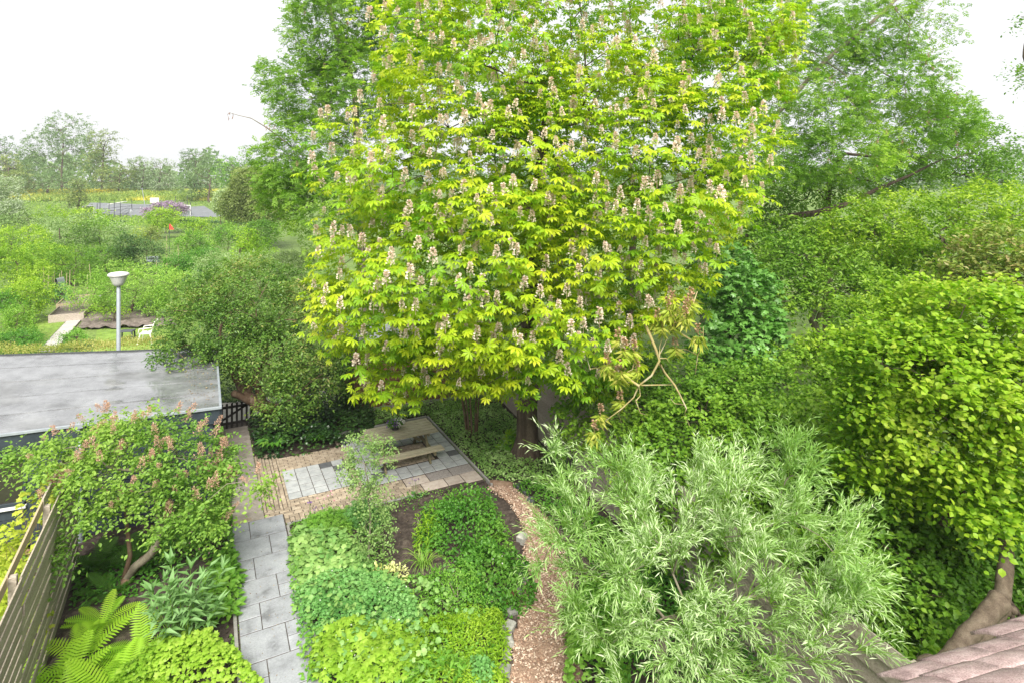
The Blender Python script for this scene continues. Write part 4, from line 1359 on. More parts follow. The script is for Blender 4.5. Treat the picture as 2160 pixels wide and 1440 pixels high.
tl = trk((765, 640, 24), (762, 480, 24), (755, 380, 24), (752, 290, 24), (748, 200, 24), (728, 120, 24), (700, 40, 24), (690, -60, 24)); tl[0, 2] = 0
lobL = [plobe(690, 60, 24, 105, 90, 2.0), plobe(640, 190, 23.5, 85, 70, 1.7), plobe(760, 180, 24, 95, 110, 2.2), plobe(640, 320, 23, 95, 80, 2.0), plobe(680, 430, 22.5, 100, 80, 2), plobe(730, -30, 24, 120, 70, 2), plobe(880, 60, 26, 110, 110, 2.5), plobe(600, 400, 23, 50, 50, 1.2), plobe(560, 140, 24, 22, 14, .5)]
t = broadleaf('ash_tree', 'tall airy ash tree with brown seed bunches left of the chestnut', 'tree', tl[0], tl, lobL, 2000, 'pinnate', .34, LM['ash'], M['bark_grey'], tw=2, nl=4, L=.55, sag=.35, shell=.42, r0=.17, n_skel=400, mid=.5)
keys(t, lobL, 90)
sb = trk((640, 330, 23), (590, 290, 22.5), (560, 268, 22.2), (530, 250, 22), (500, 243, 22), (484, 238, 22))
V, T = tube(sb, [.03, .026, .022, .016, .012, .008], 5); b_ = build('branch', V, T, M['bark_grey'], t, smooth=True)
V, T, c = join([scatter('lance_w', q + rand_dir(10) * .12, np.array([0, 0, -1.0]) + rand_dir(10) * .5, rand_dir(10), np.full(10, .12), rng.random(10)) for q in (at3(486, 243, 22), at3(565, 265, 22.2))])
build('seed_bunches', V, T, LM['seed'], t, tint=c, kind='stuff')

trr = trk((1480, 640, 22), (1488, 540, 22), (1500, 450, 22), (1530, 360, 22), (1590, 285, 22), (1650, 230, 22), (1740, 130, 22), (1800, 80, 22.2), (1880, 10, 22.5), (1930, -60, 23)); trr[0, 2] = 0
lobR = [plobe(1800, 40, 23, 190, 90, 2.2), plobe(1880, 170, 23, 130, 90, 1.9), plobe(1710, 230, 22, 150, 90, 1.9), plobe(1930, 270, 23, 110, 60, 1.6), plobe(1650, 90, 23, 110, 110, 2.0), plobe(1620, 330, 21.5, 110, 70, 1.5), plobe(1770, 320, 21.5, 140, 60, 1.6), plobe(2010, 250, 23.5, 55, 45, 1.2)]
t = broadleaf('ash_tree', 'leaning ash tree with brown seed bunches right of the chestnut', 'tree', trr[0], trr, lobR, 1650, 'pinnate', .33, LM['ash'], M['bark_grey'], tw=2, nl=4, L=.55, sag=.3, shell=.5, r0=.12, n_skel=400, mid=.6)
keys(t, lobR, 110)
# a far spreading willow-like tree whose fine branches reach to the right edge
ts = trk((1745, 560, 27), (1745, 480, 27), (1745, 430, 27), (1752, 380, 27), (1775, 330, 27)); ts[0, 2] = 0
lobS = [plobe(1950, 330, 27, 150, 45, 2.0), plobe(2050, 310, 27, 100, 55, 1.8), plobe(1850, 380, 26.5, 160, 40, 1.6), plobe(2080, 370, 26, 80, 40, 1.5), plobe(1700, 400, 26, 120, 50, 1.6), plobe(1980, 240, 27.5, 70, 40, 1.4), plobe(1620, 440, 25, 60, 40, 1.2)]
t = broadleaf('spreading_tree', 'thin spreading tree with low bare limbs in front of the pale sky at right', 'tree', ts[0], ts, lobS, 1300, 'diamond', .16, LM['mid_green'], M['bark'], tw=3, nl=5, L=.6, sag=.2, shell=.5, r0=.2, n_skel=420, n_branch=16, mid=.4, tip=.009)
lowl = trk((1560, 520, 24), (1600, 480, 24), (1650, 460, 24), (1720, 450, 24), (1790, 430, 24), (1850, 400, 24), (1920, 370, 24), (1990, 335, 24.5))
V, T = tube(lowl, np.linspace(.2, .03, 8), 8); build('branch', V, T, M['bark'], t, smooth=True)
tw_ = trk((2230, 330, 14), (2200, 220, 14), (2185, 160, 14), (2160, 120, 14)); tw_[0, 2] = 0
t = broadleaf('twiggy_tree', 'sparse dark twigs of a tree reaching in at the top right edge', 'tree', tw_[0], tw_, [plobe(2172, 160, 14, 36, 40, .5), plobe(2165, 40, 14, 25, 15, .3), plobe(2290, 230, 14, 90, 150, 1.3), plobe(2330, 420, 14, 90, 120, 1.3)], 420, 'diamond', .09, LM['thicket'], M['bark'], tw=2, nl=5, L=.4, sag=.2, r0=.06, n_skel=90)

# trees standing behind the chestnut, closing the gaps
for k, (lbl, cx_, lobs, mt) in enumerate([
    ('dark leafy tree directly behind the chestnut trunk', 1180, [plobe(1130, 430, 23, 170, 120, 2.0), plobe(1060, 560, 21.5, 200, 90, 1.8), plobe(1230, 560, 21.5, 150, 100, 1.8), plobe(1000, 660, 21, 150, 70, 1.4)], 'thicket'),
    ('green tree behind the upper crown of the chestnut', 1330, [plobe(1330, 120, 25, 190, 150, 2.2), plobe(1400, 380, 23, 140, 130, 1.8), plobe(1090, 180, 25, 160, 130, 2)], 'mid_green')]):
    b_ = ground_of(at3(cx_, 500, 23)); tk = np.array([b_, b_ + UP * 2, b_ + UP * 4, b_ + UP * 6 + [.2, 0, 0], b_ + UP * 8])
    broadleaf('leafy_tree', lbl, 'tree', b_, tk, lobs, 620, 'diamond', .19, LM[mt], M['bark'], tw=3, nl=6, L=.6, sag=.25, shell=.4, r0=.2, n_skel=200)

# ------------------------------------------------------------------ the thicket beyond the right fence
def bush(name, label, cat, px, Yb, lobs, n_cl, shape, size, mat, r0=.06, bark='bark', stems=3, group=None, **kw):
    b_ = ground_of(at3(px, 500, Yb)); top = max(l[0][2] for l in lobs)
    lean = rng.normal(size=2) * .1
    tk = np.array([b_, b_ + [lean[0], lean[1], top * .3], b_ + [lean[0] * 2, lean[1] * 2, top * .6], b_ + [lean[0] * 2, lean[1] * 2, top * .85]])
    return broadleaf(name, label, cat, b_, tk, lobs, n_cl, shape, size, mat, M[bark], r0=r0, group=group, **kw)


KW = dict(tw=3, nl=6, L=.42, sag=.25, shell=.22, n_skel=140)
G1 = 'dogwood shrubs in the thicket beyond the right fence'
bush('dogwood_shrub', 'mid green round leaved shrub behind the hanging broken limb', 'shrub', 1340, 14.5, [plobe(1310, 850, 14, 110, 90, 1.3), plobe(1420, 820, 14.5, 100, 90, 1.3), plobe(1250, 880, 13.6, 70, 60, .8)], 560, 'round4', .105, LM['thicket'], group=G1, **KW)
bush('dogwood_shrub', 'dense green round leaved shrub between the broken limb and the willow', 'shrub', 1480, 12.5, [plobe(1470, 900, 12.6, 120, 100, 1.3), plobe(1390, 960, 12.2, 90, 80, 1.0), plobe(1560, 860, 13, 100, 80, 1.2), plobe(1400, 1020, 11.6, 110, 70, .9)], 760, 'round4', .10, LM['thicket'], group=G1, **KW)
bush('dogwood_shrub', 'broad shrub of overlapping round leaves right of the willow top', 'shrub', 1680, 11.3, [plobe(1640, 960, 11.3, 140, 110, 1.3), plobe(1760, 930, 11.6, 110, 100, 1.2), plobe(1560, 1010, 11, 110, 90, 1.0)], 820, 'round4', .10, LM['thicket'], group=G1, mid=.6, **KW)
bush('dogwood_shrub', 'sunny shrub under the maple in the middle of the thicket', 'shrub', 1740, 13.6, [plobe(1720, 810, 13.8, 130, 70, 1.3), plobe(1830, 830, 13, 110, 80, 1.2), plobe(1610, 830, 14, 90, 70, 1.1)], 640, 'round4', .105, LM['thicket'], group=G1, mid=.62, **KW)
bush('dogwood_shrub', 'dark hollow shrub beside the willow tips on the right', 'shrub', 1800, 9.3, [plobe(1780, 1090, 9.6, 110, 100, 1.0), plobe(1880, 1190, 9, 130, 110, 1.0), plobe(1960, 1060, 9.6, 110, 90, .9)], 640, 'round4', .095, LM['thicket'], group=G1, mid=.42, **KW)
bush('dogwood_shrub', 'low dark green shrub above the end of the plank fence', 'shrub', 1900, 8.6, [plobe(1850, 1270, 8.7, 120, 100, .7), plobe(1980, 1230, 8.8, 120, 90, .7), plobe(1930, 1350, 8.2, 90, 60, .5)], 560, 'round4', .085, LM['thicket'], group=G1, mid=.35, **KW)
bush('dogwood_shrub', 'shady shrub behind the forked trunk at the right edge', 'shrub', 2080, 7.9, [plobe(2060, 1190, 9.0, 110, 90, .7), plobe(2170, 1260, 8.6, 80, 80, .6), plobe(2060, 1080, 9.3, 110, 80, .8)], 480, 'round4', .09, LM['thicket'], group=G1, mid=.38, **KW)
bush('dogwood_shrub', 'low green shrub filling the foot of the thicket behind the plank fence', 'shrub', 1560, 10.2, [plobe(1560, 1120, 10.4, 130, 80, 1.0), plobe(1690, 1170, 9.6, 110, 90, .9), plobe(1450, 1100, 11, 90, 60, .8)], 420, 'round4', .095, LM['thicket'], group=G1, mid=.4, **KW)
# the bright tree close by on the right
bt = np.array([at3(1945, 1440, 6.9), at3(1990, 1400, 7.0), at3(2060, 1345, 7.2), at3(2105, 1290, 7.4), at3(2118, 1220, 7.5), at3(2122, 1150, 7.7), at3(2090, 1050, 8.0), at3(2060, 930, 8.3)])
bt = np.vstack([[bt[0][0] - .25, bt[0][1] - .1, 0], bt])
lobB = [plobe(2060, 680, 9.0, 140, 90, 1.3), plobe(1930, 760, 8.8, 120, 90, 1.1), plobe(2090, 820, 8.4, 130, 110, 1.2), plobe(1980, 900, 8.5, 120, 90, 1.0), plobe(2110, 960, 8.0, 100, 80, .9), plobe(1870, 850, 9, 80, 70, .8), plobe(2100, 1075, 7.7, 80, 45, .5), plobe(1840, 960, 9.2, 80, 60, .7), plobe(2180, 720, 8.6, 90, 110, 1.0), plobe(1850, 750, 9.6, 90, 55, .7), plobe(1970, 640, 9.8, 90, 45, .8), plobe(1800, 880, 9.8, 60, 60, .6), plobe(1930, 1000, 8.8, 60, 50, .5)]
t = broadleaf('dogwood_tree', 'bright yellow green tree with large oval leaves close at the right edge', 'tree', bt[0], bt, lobB, 1750, 'round', .09, LM['dogwood'], M['bark_near'], tw=3, nl=6, L=.42, sag=.3, shell=.25, r0=.13, n_skel=240, parts=300, cell=14, mid=.5)
V, T = knobbly([at3(2112, 1265, 7.42), at3(2080, 1300, 7.3), at3(2040, 1340, 7.15), at3(2000, 1400, 7.0), at3(1985, 1450, 6.95)], [.12, .11, .10, .10, .10], 10); build('branch', V, T, M['bark_near'], t, smooth=True)
V, T = knobbly([at3(2105, 1290, 7.4), at3(2130, 1285, 7.35), at3(2142, 1288, 7.3)], [.08, .06, .05], 8); build('branch', V, T, M['bark_near'], t, smooth=True)
V, T = tube([at3(1990, 1110, 8.6), at3(2020, 1050, 8.7), at3(2050, 980, 8.6)], [.07, .06, .04], 8); build('branch', V, T, M['bark'], t, smooth=True)
# mid distance trees on the right
KM = dict(tw=3, nl=6, L=.6, sag=.25, shell=.26)
bush('small_tree', 'small tree tinged red at its tips near the right edge', 'tree', 2110, 13.5, [plobe(2100, 530, 13.6, 80, 55, 1.0), plobe(2160, 600, 13, 70, 70, 1.0), plobe(2040, 580, 13.6, 50, 45, .8)], 300, 'diamond', .14, LM['reddish'], n_skel=90, **KM)
bush('small_tree', 'yellow green tree standing highest among the right hand trees', 'tree', 1980, 20, [plobe(1960, 460, 20, 150, 60, 2.0), plobe(2090, 440, 20, 110, 60, 1.8), plobe(1850, 480, 19.5, 110, 60, 1.6), plobe(2000, 530, 19, 140, 50, 1.6)], 760, 'diamond', .16, LM['yellow_green'], r0=.13, n_skel=200, **KM)
t = bush('small_tree', 'light green tree with a pale forked trunk in the clearing at right', 'tree', 1722, 19, [plobe(1700, 560, 19, 130, 60, 1.7), plobe(1780, 610, 18, 100, 60, 1.5), plobe(1640, 600, 18.5, 90, 60, 1.4), plobe(1850, 620, 17.5, 90, 55, 1.4)], 620, 'diamond', .15, LM['mid_green'], r0=.12, bark='bark_grey', n_skel=200, mid=.6, **KM)
V, T = knobbly([at3(1718, 760, 18.6), at3(1722, 700, 18.6), at3(1712, 670, 18.6), at3(1722, 640, 18.6), at3(1700, 610, 18.6)], [.12, .11, .10, .08, .05], 8); build('trunk', V, T, M['bark_grey'], t, smooth=True)
V, T = tube([at3(1722, 690, 18.6), at3(1728, 665, 18.5), at3(1750, 630, 18.5), at3(1780, 600, 18.5)], [.07, .07, .06, .04], 8); build('branch', V, T, M['bark_grey'], t, smooth=True)
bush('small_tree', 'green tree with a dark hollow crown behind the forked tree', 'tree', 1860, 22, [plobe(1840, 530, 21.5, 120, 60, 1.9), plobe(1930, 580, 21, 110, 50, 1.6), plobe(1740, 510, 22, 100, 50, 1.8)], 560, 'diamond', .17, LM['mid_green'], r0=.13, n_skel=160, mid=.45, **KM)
bush('small_tree', 'leafy green tree between the chestnut and the forked tree', 'tree', 1600, 21, [plobe(1600, 540, 21, 100, 70, 1.8), plobe(1650, 500, 22, 90, 50, 1.6), plobe(1560, 620, 20, 80, 60, 1.5)], 480, 'diamond', .17, LM['mid_green'], r0=.13, n_skel=130, **KM)
bush('small_tree', 'rounded pale green shrub in front of the clearing at right', 'shrub', 1900, 15, [plobe(1880, 690, 15, 110, 60, 1.4), plobe(1790, 740, 14.6, 90, 55, 1.2), plobe(1960, 650, 15.5, 80, 50, 1.2)], 520, 'diamond', .13, LM['yellow_green'], n_skel=120, mid=.4, **KM)
mp_ = [plobe(1560, 620, 16.5, 75, 70, 1.2), plobe(1560, 720, 16, 90, 70, 1.3), plobe(1520, 560, 17, 60, 60, 1.1), plobe(1500, 760, 15.6, 60, 60, .9), plobe(1600, 680, 16.2, 50, 40, .8), plobe(1590, 760, 15.8, 50, 30, .7)]
bush('maple_tree', 'blue green maple with broad lobed leaves right of the chestnut', 'tree', 1540, 16.6, mp_, 520, 'lobed', .18, LM['maple'], r0=.11, tw=2, nl=5, L=.5, sag=.4, shell=.22, n_skel=120, parts=160, cell=12)
sheet('clearing', ppoly((1600, 690), (1800, 690), (1830, 760), (1600, 770)), .01, M['grass_far'])

# ------------------------------------------------------------------ willow in the foreground
wb = at(1385, 1452) + [0, 0, 0]
lobW = [plobe(1250, 1070, 8.6, 90, 90, .8), plobe(1420, 1080, 8.7, 120, 90, .9), plobe(1580, 1070, 8.4, 100, 90, .8), plobe(1710, 1110, 7.9, 90, 100, .8), plobe(1260, 1220, 8.1, 110, 100, .8), plobe(1440, 1230, 7.9, 150, 110, .9), plobe(1620, 1240, 7.5, 130, 100, .8), plobe(1800, 1200, 7.3, 70, 70, .5), plobe(1400, 1370, 7.5, 160, 70, .7), plobe(1580, 1390, 7.1, 130, 60, .6), plobe(1185, 990, 8.8, 25, 50, .3), plobe(1330, 965, 8.9, 25, 40, .3), plobe(1690, 985, 8.2, 25, 45, .3), plobe(1780, 1380, 6.9, 60, 40, .4), plobe(1150, 1120, 8.6, 30, 50, .4)]
tkw = np.array([wb, wb + [.02, 0, .3], wb + [.06, -.05, .6], wb + [.1, -.1, .9]])
t = thing('willow_shrub', 'silvery willow with narrow grey green leaves in the foreground', 'tree', wb)
Pw, Ow = lobe_points(lobW, 190, .14)
Pw[:, 2] = np.maximum(Pw[:, 2], .7)
selw = np.arange(len(Pw))
A, par, R = skeleton(tkw, Pw, seg=.3, tip=.005, power=2.2, lift=.10)
R[:4] = [.09, .085, .08, .07]
R = np.minimum(R, .05 + .04 * (np.arange(len(R)) < 4))
wood(t, A, par, R, M['bark_grey'], 16, rmin=.002)
# side shoots leave the outer limbs, each a spray of narrow leaves pointing along it
deep = np.where((A[:, 2] > .8) & (R < .030) & (np.arange(len(A)) > 6))[0]
src = np.repeat(deep, 10)
tang = nrm(A[src] - A[np.maximum(par[src], 0)] + 1e-6)
Dd = nrm(tang * .75 + rand_dir(len(src)) * .62 + UP * .42 + nrm(A[src] - wb) * .3)
C_ = A[src] + rng.normal(size=(len(src), 3)) * .03
Lw = rng.uniform(.25, .75, len(src))
tips = np.arange(len(Pw)); Dt = nrm(nrm(Pw - wb) * .7 + UP * .5 + rand_dir(len(Pw)) * .3)
C_ = np.vstack([C_, Pw, Pw]); Dd = np.vstack([Dd, Dt, nrm(Dt + rand_dir(len(Pw)) * .5)]); Lw = np.r_[Lw, rng.uniform(.5, .95, len(Pw)), rng.uniform(.3, .7, len(Pw))]
p, d, nn, s = sprays(C_, Dd, Lw, 12, .30, .125, up=.8, side=.5, fwd=1.0, jit=.26)
foliage(t, 'crown', 'lance', p, d, nn, s, clump_tint(p, .45, .2, .27, f=1.5), LM['willow'], 300, cell=16)
mbw = MB()
for q in range(len(C_)):
    a_, d_, l_ = C_[q], Dd[q], Lw[q]
    mbw.tube([a_, a_ + d_ * l_ * .5 - UP * .18 * l_ * .25, a_ + d_ * l_ - UP * .18 * l_], [.005, .0035, .0015], 3, cap=False)
mbw.out('shoots', LM['grassy'], t, kind='stuff', tint=np.full(mbw.n, .5))

# ------------------------------------------------------------------ old plum by the gate
pb = at(612, 893)
tkp = np.array([pb, at3(598, 872, 17.9), at3(575, 862, 17.7), at3(545, 852, 17.5), at3(525, 838, 17.4), at3(510, 815, 17.4), at3(503, 780, 17.4), at3(500, 735, 17.5), at3(512, 690, 17.6)])
lobP = [plobe(560, 635, 18, 150, 80, 1.8), plobe(450, 680, 17.2, 100, 65, 1.3), plobe(395, 735, 16.4, 60, 38, .9), plobe(650, 690, 17.4, 110, 90, 1.6), plobe(560, 740, 17, 95, 60, 1.1), plobe(650, 790, 16.9, 80, 70, 1.0), plobe(500, 600, 19, 120, 60, 1.6), plobe(600, 840, 16.8, 50, 50, .6), plobe(500, 740, 16.8, 60, 40, .7), plobe(635, 868, 16.5, 18, 30, .3), plobe(420, 640, 17.5, 50, 40, .9)]
t = broadleaf('plum_tree', 'old plum tree with a thick pruned trunk beside the gate', 'tree', pb, tkp, lobP, 2300, 'diamond', .10, LM['plum'], M['bark_plum'], tw=3, nl=6, L=.42, sag=.45, shell=.26, r0=.21, n_skel=260, n_branch=12, mid=.45, cell=9)
for pts, r0 in (([(545, 852, 17.5), (515, 838, 17.3), (492, 828, 17.1)], (.15, .11, .10)), ([(560, 862, 17.5), (545, 820, 17.3), (545, 795, 17.2), (543, 775, 17.2)], (.14, .11, .10, .10)), ([(520, 835, 17.4), (535, 790, 17.4), (560, 750, 17.5), (565, 700, 17.6)], (.11, .09, .07, .06)), ([(512, 830, 17.4), (486, 780, 17.3), (470, 740, 17.3), (466, 690, 17.3), (495, 650, 17.5)], (.08, .05, .045, .04, .03)), ([(525, 835, 17.4), (520, 790, 17.3), (516, 740, 17.2)], (.06, .045, .035))):
    V, T = knobbly(trk(*pts), r0, 9); build('branch', V, T, M['bark_plum'], t, smooth=True)

# ------------------------------------------------------------------ shrub with faded pink sprays, lower left
lb0 = at(258, 1232)
tkl = np.array([lb0, at3(285, 1195, 10.9), at3(320, 1165, 10.8), at3(335, 1120, 10.8), at3(330, 1060, 10.8), at3(320, 1000, 10.8)])
lobK = [plobe(285, 920, 10.9, 95, 50, .85), plobe(160, 955, 10.7, 95, 45, .75), plobe(400, 960, 10.8, 80, 65, .8), plobe(260, 1000, 10.3, 130, 50, .75), plobe(425, 1030, 10.5, 60, 45, .6), plobe(170, 1040, 10.2, 75, 35, .5), plobe(95, 945, 10.8, 40, 14, .25), plobe(300, 1050, 10.1, 50, 22, .3), plobe(110, 995, 10.5, 45, 16, .25), plobe(440, 1075, 10.4, 50, 40, .5), plobe(375, 1095, 10.2, 60, 35, .45), plobe(470, 1000, 10.6, 30, 40, .4), plobe(190, 1085, 10.0, 60, 28, .35)]
lobK += [(l[0] + rng.normal(size=3) * [.55, .3, .28] * 1.1, (.28, .26, .2)) for l in lobK]
kt = broadleaf('flowering_shrub', 'arching shrub with fading pink flower sprays in front of the shed', 'shrub', lb0, tkl, lobK, 720, 'oval', .078, LM['lilac'], M['bark_grey'], tw=3, nl=7, L=.46, sag=.3, shell=.4, r0=.085, n_skel=150, n_branch=10, mid=.55, parts=120, cell=12, tip=.005)
V, T = tube([lb0, at3(275, 1170, 10.8), at3(268, 1110, 10.7), at3(262, 1040, 10.6)], [.05, .04, .035, .02], 7); build('branch', V, T, M['bark_plum'], kt, smooth=True)


def spray_mesh(seed, n=110):
    g = np.random.default_rng(seed)
    t = g.random(n); a = g.random(n) * 6.28; r = .06 * (1 - t * .75) * np.sqrt(g.random(n))
    P = np.c_[np.cos(a) * r, np.sin(a) * r, t * .2]
    V, T, c = scatter(sh_diamond(.32, .02, 0), P, np.c_[np.cos(a), np.sin(a), np.full(n, .9)] + g.normal(size=(n, 3)) * .5, g.normal(size=(n, 3)), g.uniform(.025, .05, n), g.random(n))
    return mesh_of('flower_spray', V, T, LM['pink_spray'], c)


spm = [spray_mesh(s) for s in range(4)]
Pk, Ok = lobe_points(lobK, 700, .08)
pk = np.where(Ok[:, 2] > -.25)[0]
pk = pk[np.argsort(-(Ok[pk, 2] * .6 - Ok[pk, 1] * .2 + np.abs(Ok[pk, 0]) * .4 + rng.random(len(pk)) * .8))][:90]
for k, q in enumerate(pk):
    z = nrm(Ok[q] * .7 + UP * .6 + rng.normal(size=3) * .3); x = nrm(np.cross([0.1, 1, .2], z)); y = np.cross(z, x); s = rng.uniform(.6, 1.15)
    piece('flower_spray', spm[k % 4], kt, Pk[q] - z * .02, rot=np.array([x, y, z]).T, scale=(s, s, s))

# golden vine over the fence
gv = thing('golden_vine', 'yellow leaved climber scrambling behind the slatted fence', 'climber', W(-4.25, 3.9))
lobG = [(W(-4.3, 3.3, 1.9), (.25, .5, .3)), (W(-4.4, 4.0, 1.5), (.3, .4, .4)), (W(-4.6, 4.5, 1.2), (.3, .3, .4)), (W(-4.25, 5.2, 1.6), (.2, .4, .3)), (W(-4.7, 3.7, 1.5), (.25, .25, .35)), (W(-4.3, 4.6, .6), (.3, .5, .4)), (W(-4.1, 2.7, 2.0), (.2, .4, .3))]
P, O = lobe_points(lobG, 900, .3)
foliage(gv, 'foliage', 'fivelobe', P, O + rand_dir(900) * .8 - UP * .3, O * .5 + UP * .6 + rand_dir(900) * .5, rng.uniform(.06, .11, 900), clump_tint(P, .5), LM['golden'], 120, cell=10)
mb = MB()
for q in range(30):
    a_ = P[rng.integers(900)]; mb.tube([W(-4.2, 4 + rng.normal() * .6, .2), (a_ + W(-4.2, 4, .5)) / 2 + rng.normal(size=3) * .1, a_], [.008, .006, .003], 4, cap=False)
mb.out('stem', M['bark_plum'], gv, kind='stuff')

# ------------------------------------------------------------------ ferns
def frond_mesh(seed, mat, curl=.5, pairs=17):
    g = np.random.default_rng(seed)
    Vs, Ts, n = [], [], 0
    for i in range(pairs):
        t = .12 + .88 * i / pairs
        w = .20 * math.sin(math.pi * min(1, t * .92 + .06)) ** .8 + .012
        y, z = t - .12 * curl * t * t, .42 * t - curl * .62 * t * t
        sl = .42 - curl * 1.24 * t
        for s in (-1, 1):
            a = np.array([0, y, z]); tip = np.array([s * w, y + w * .28, z + sl * .2 * w - .05 * w])
            h = .030
            Vs += [a - [0, h * .5, sl * h * .5], a + [0, h * .5, sl * h * .5], (a + tip) / 2 + [0, h * .62, .012], tip, (a + tip) / 2 - [0, h * .5, -.004]]
            Ts += [[n, n + 4, n + 2], [n, n + 2, n + 1], [n + 4, n + 3, n + 2]] if s > 0 else [[n, n + 2, n + 4], [n, n + 1, n + 2], [n + 4, n + 2, n + 3]]
            n += 5
    P = [[0, t - .12 * curl * t * t, .42 * t - curl * .62 * t * t] for t in np.linspace(0, .98, 7)]
    Vt, Tt = tube(P, np.linspace(.009, .002, 7), 3, cap=False); Tt = np.vstack([Tt[:, :3], Tt[:, [0, 2, 3]]])
    V = np.vstack([np.array(Vs), Vt]); T = np.vstack([np.array(Ts), Tt + n])
    return mesh_of('frond', V, T, mat, np.full(len(V), g.uniform(.2, .95)))


FM = [frond_mesh(s, LM['fern'], .35 + .12 * (s % 4)) for s in range(8)]
FD = [frond_mesh(s + 30, LM['fern_dark'], .35 + .12 * (s % 4)) for s in range(6)]


def fern(label, p, L, n=10, dark=False, group='ferns in the side bed'):
    t = thing('fern', label, 'fern', p, group)
    fm = FD if dark else FM
    for k in range(n):
        a = k * 6.283 / n + rng.normal() * .22
        tilt = rng.uniform(-.1, .5)
        R = Matrix.Rotation(a, 3, 'Z') @ Matrix.Rotation(tilt, 3, 'X')
        s = L * rng.uniform(.8, 1.12)
        piece('frond', fm[rng.integers(len(fm))], t, p + np.array([rng.normal() * .03, rng.normal() * .03, .05]), rot=np.array(R), scale=(s, s, s))
    return t


for (x, y), L_f, lab in (((120, 1420), .95, 'large bright fern against the foot of the slatted fence'), ((190, 1340), .85, 'bright fern with upright fronds behind the largest one'), ((250, 1425), .85, 'bright fern at the bottom edge beside the lime green leaves'), ((300, 1330), .75, 'bright fern crowding the lance leaved shrub'), ((215, 1265), .6, 'small fern at the bare soil beside the fence'), ((330, 1385), .65, 'fern half hidden under the lance leaved shrub'), ((180, 1462), .9, 'fern cut off by the bottom edge of the picture')):
    fern(lab, at(x, y + 55), L_f, 11)
for (x, y), L_f, lab in (((205, 1165), .8, 'dark fern with arching fronds under the flowering shrub'), ((255, 1140), .8, 'dark fern behind the stems of the flowering shrub'), ((300, 1150), .7, 'dark fern right of the stems of the flowering shrub'), ((225, 1215), .55, 'small dark fern left of the gnarled trunk')):
    fern(lab, at(x, y + 40), L_f, 10, True, 'shaded ferns under the flowering shrub')

# gnarled prostrate trunk of the shrub
mb = MB(); mb.tube([at(255, 1250) + [0, 0, .02], at(270, 1232) + [0, 0, .14], at(300, 1215) + [0, 0, .3], at(335, 1200) + [0, 0, .42]], [.085, .09, .08, .055], 10); mb.out('gnarled_trunk', M['bark_plum'], kt, smooth=True)

# ------------------------------------------------------------------ buddleia with long leaves
bd = at(385, 1375)
bu = thing('buddleia', 'shrub with long grey green lance leaves beside the slab path', 'shrub', bd)
mb = MB(); Pb, Db = [], []
for k in range(26):
    a = rng.uniform(0, 6.28); r = rng.uniform(.1, .62); h = rng.uniform(.55, 1.25) * (1.15 - .35 * r)
    tip = bd + np.array([math.cos(a) * r, math.sin(a) * r, h])
    mid_ = bd + np.array([math.cos(a) * r * .6, math.sin(a) * r * .6, h * .5])
    mb.tube([bd, mid_, tip], [.012, .009, .004], 4, cap=False)
    ax = nrm(tip - mid_)
    for j in range(6):
        f = .25 + .75 * j / 5; q = mid_ * (1 - f) + tip * f
        for s in (0, math.pi):
            an = j * 1.57 + s + rng.normal() * .2
            side = np.array([math.cos(an), math.sin(an), 0]); Pb.append(q); Db.append(nrm(side * .9 + ax * (.2 + .5 * f) - UP * .25 * (1 - f)))
    for s in range(4): Pb.append(tip); Db.append(nrm(ax + rand_dir(1)[0] * .5))
mb.out('stem', LM['grassy'], bu, kind='stuff', tint=np.full(mb.n, .4))
Pb, Db = np.array(Pb), np.array(Db)
foliage(bu, 'foliage', 'lance_w', Pb, Db, UP + rand_dir(len(Pb)) * .25 + Db * .2, rng.uniform(.17, .27, len(Pb)), clump_tint(Pb, .5), LM['buddleia'], 200, cell=7)

# ------------------------------------------------------------------ low planting, left of the path
cover('lobed_shrub', ppoly((215, 1475), (330, 1395), (440, 1350), (470, 1385), (520, 1420), (560, 1475)), .5, 1900, 'fivelobe', .075, LM['lime'], 'lime green mound of small lobed leaves at the bottom edge', 'shrub', edge=.3, parts=150, cell=8)
cover('heuchera_clump', ppoly((445, 1190), (495, 1165), (508, 1230), (505, 1300), (480, 1325), (450, 1330), (430, 1270)), .28, 520, 'oval', .15, LM['fresh'], 'light green broad leaved clump leaning over the path edge', 'plant', parts=140, cell=8, edge=.2)
cover('geranium_clump', ppoly((370, 1125), (430, 1095), (488, 1090), (492, 1165), (440, 1190), (390, 1180)), .32, 1500, 'scallop', .05, LM['mint'], 'green cranesbill with pink flowers left of the path', 'plant', flowers=(LM['pink_flower'], 34, .04))
cover('leafy_ground_cover', ppoly((160, 1210), (240, 1170), (360, 1120), (440, 1080), (490, 1040), (490, 1110), (400, 1190), (330, 1240), (230, 1290), (150, 1290)), .2, 2600, 'oval', .08, LM['mint'], 'dark leafy ground cover under the flowering shrub', 'ground cover', kind='stuff', mid=.3)
cover('leafy_ground_cover', ppoly((330, 1060), (480, 990), (492, 1060), (420, 1100), (340, 1130)), .55, 1500, 'oval', .085, LM['lilac'], 'light green leaves below the right side of the flowering shrub', 'ground cover', kind='stuff', mid=.5)
cover('small_weed', ppoly((478, 1345), (492, 1340), (496, 1360), (482, 1366)), .1, 40, 'oval', .06, LM['fresh'], 'tiny seedling on the bare soil beside the path kerb', 'plant')
cover('golden_ground_cover', ppoly((0, 1160), (40, 1130), (60, 1170), (40, 1260), (0, 1290)), .3, 500, 'fivelobe', .09, LM['golden'], 'yellow leaves on the ground behind the slatted fence', 'ground cover', kind='stuff')

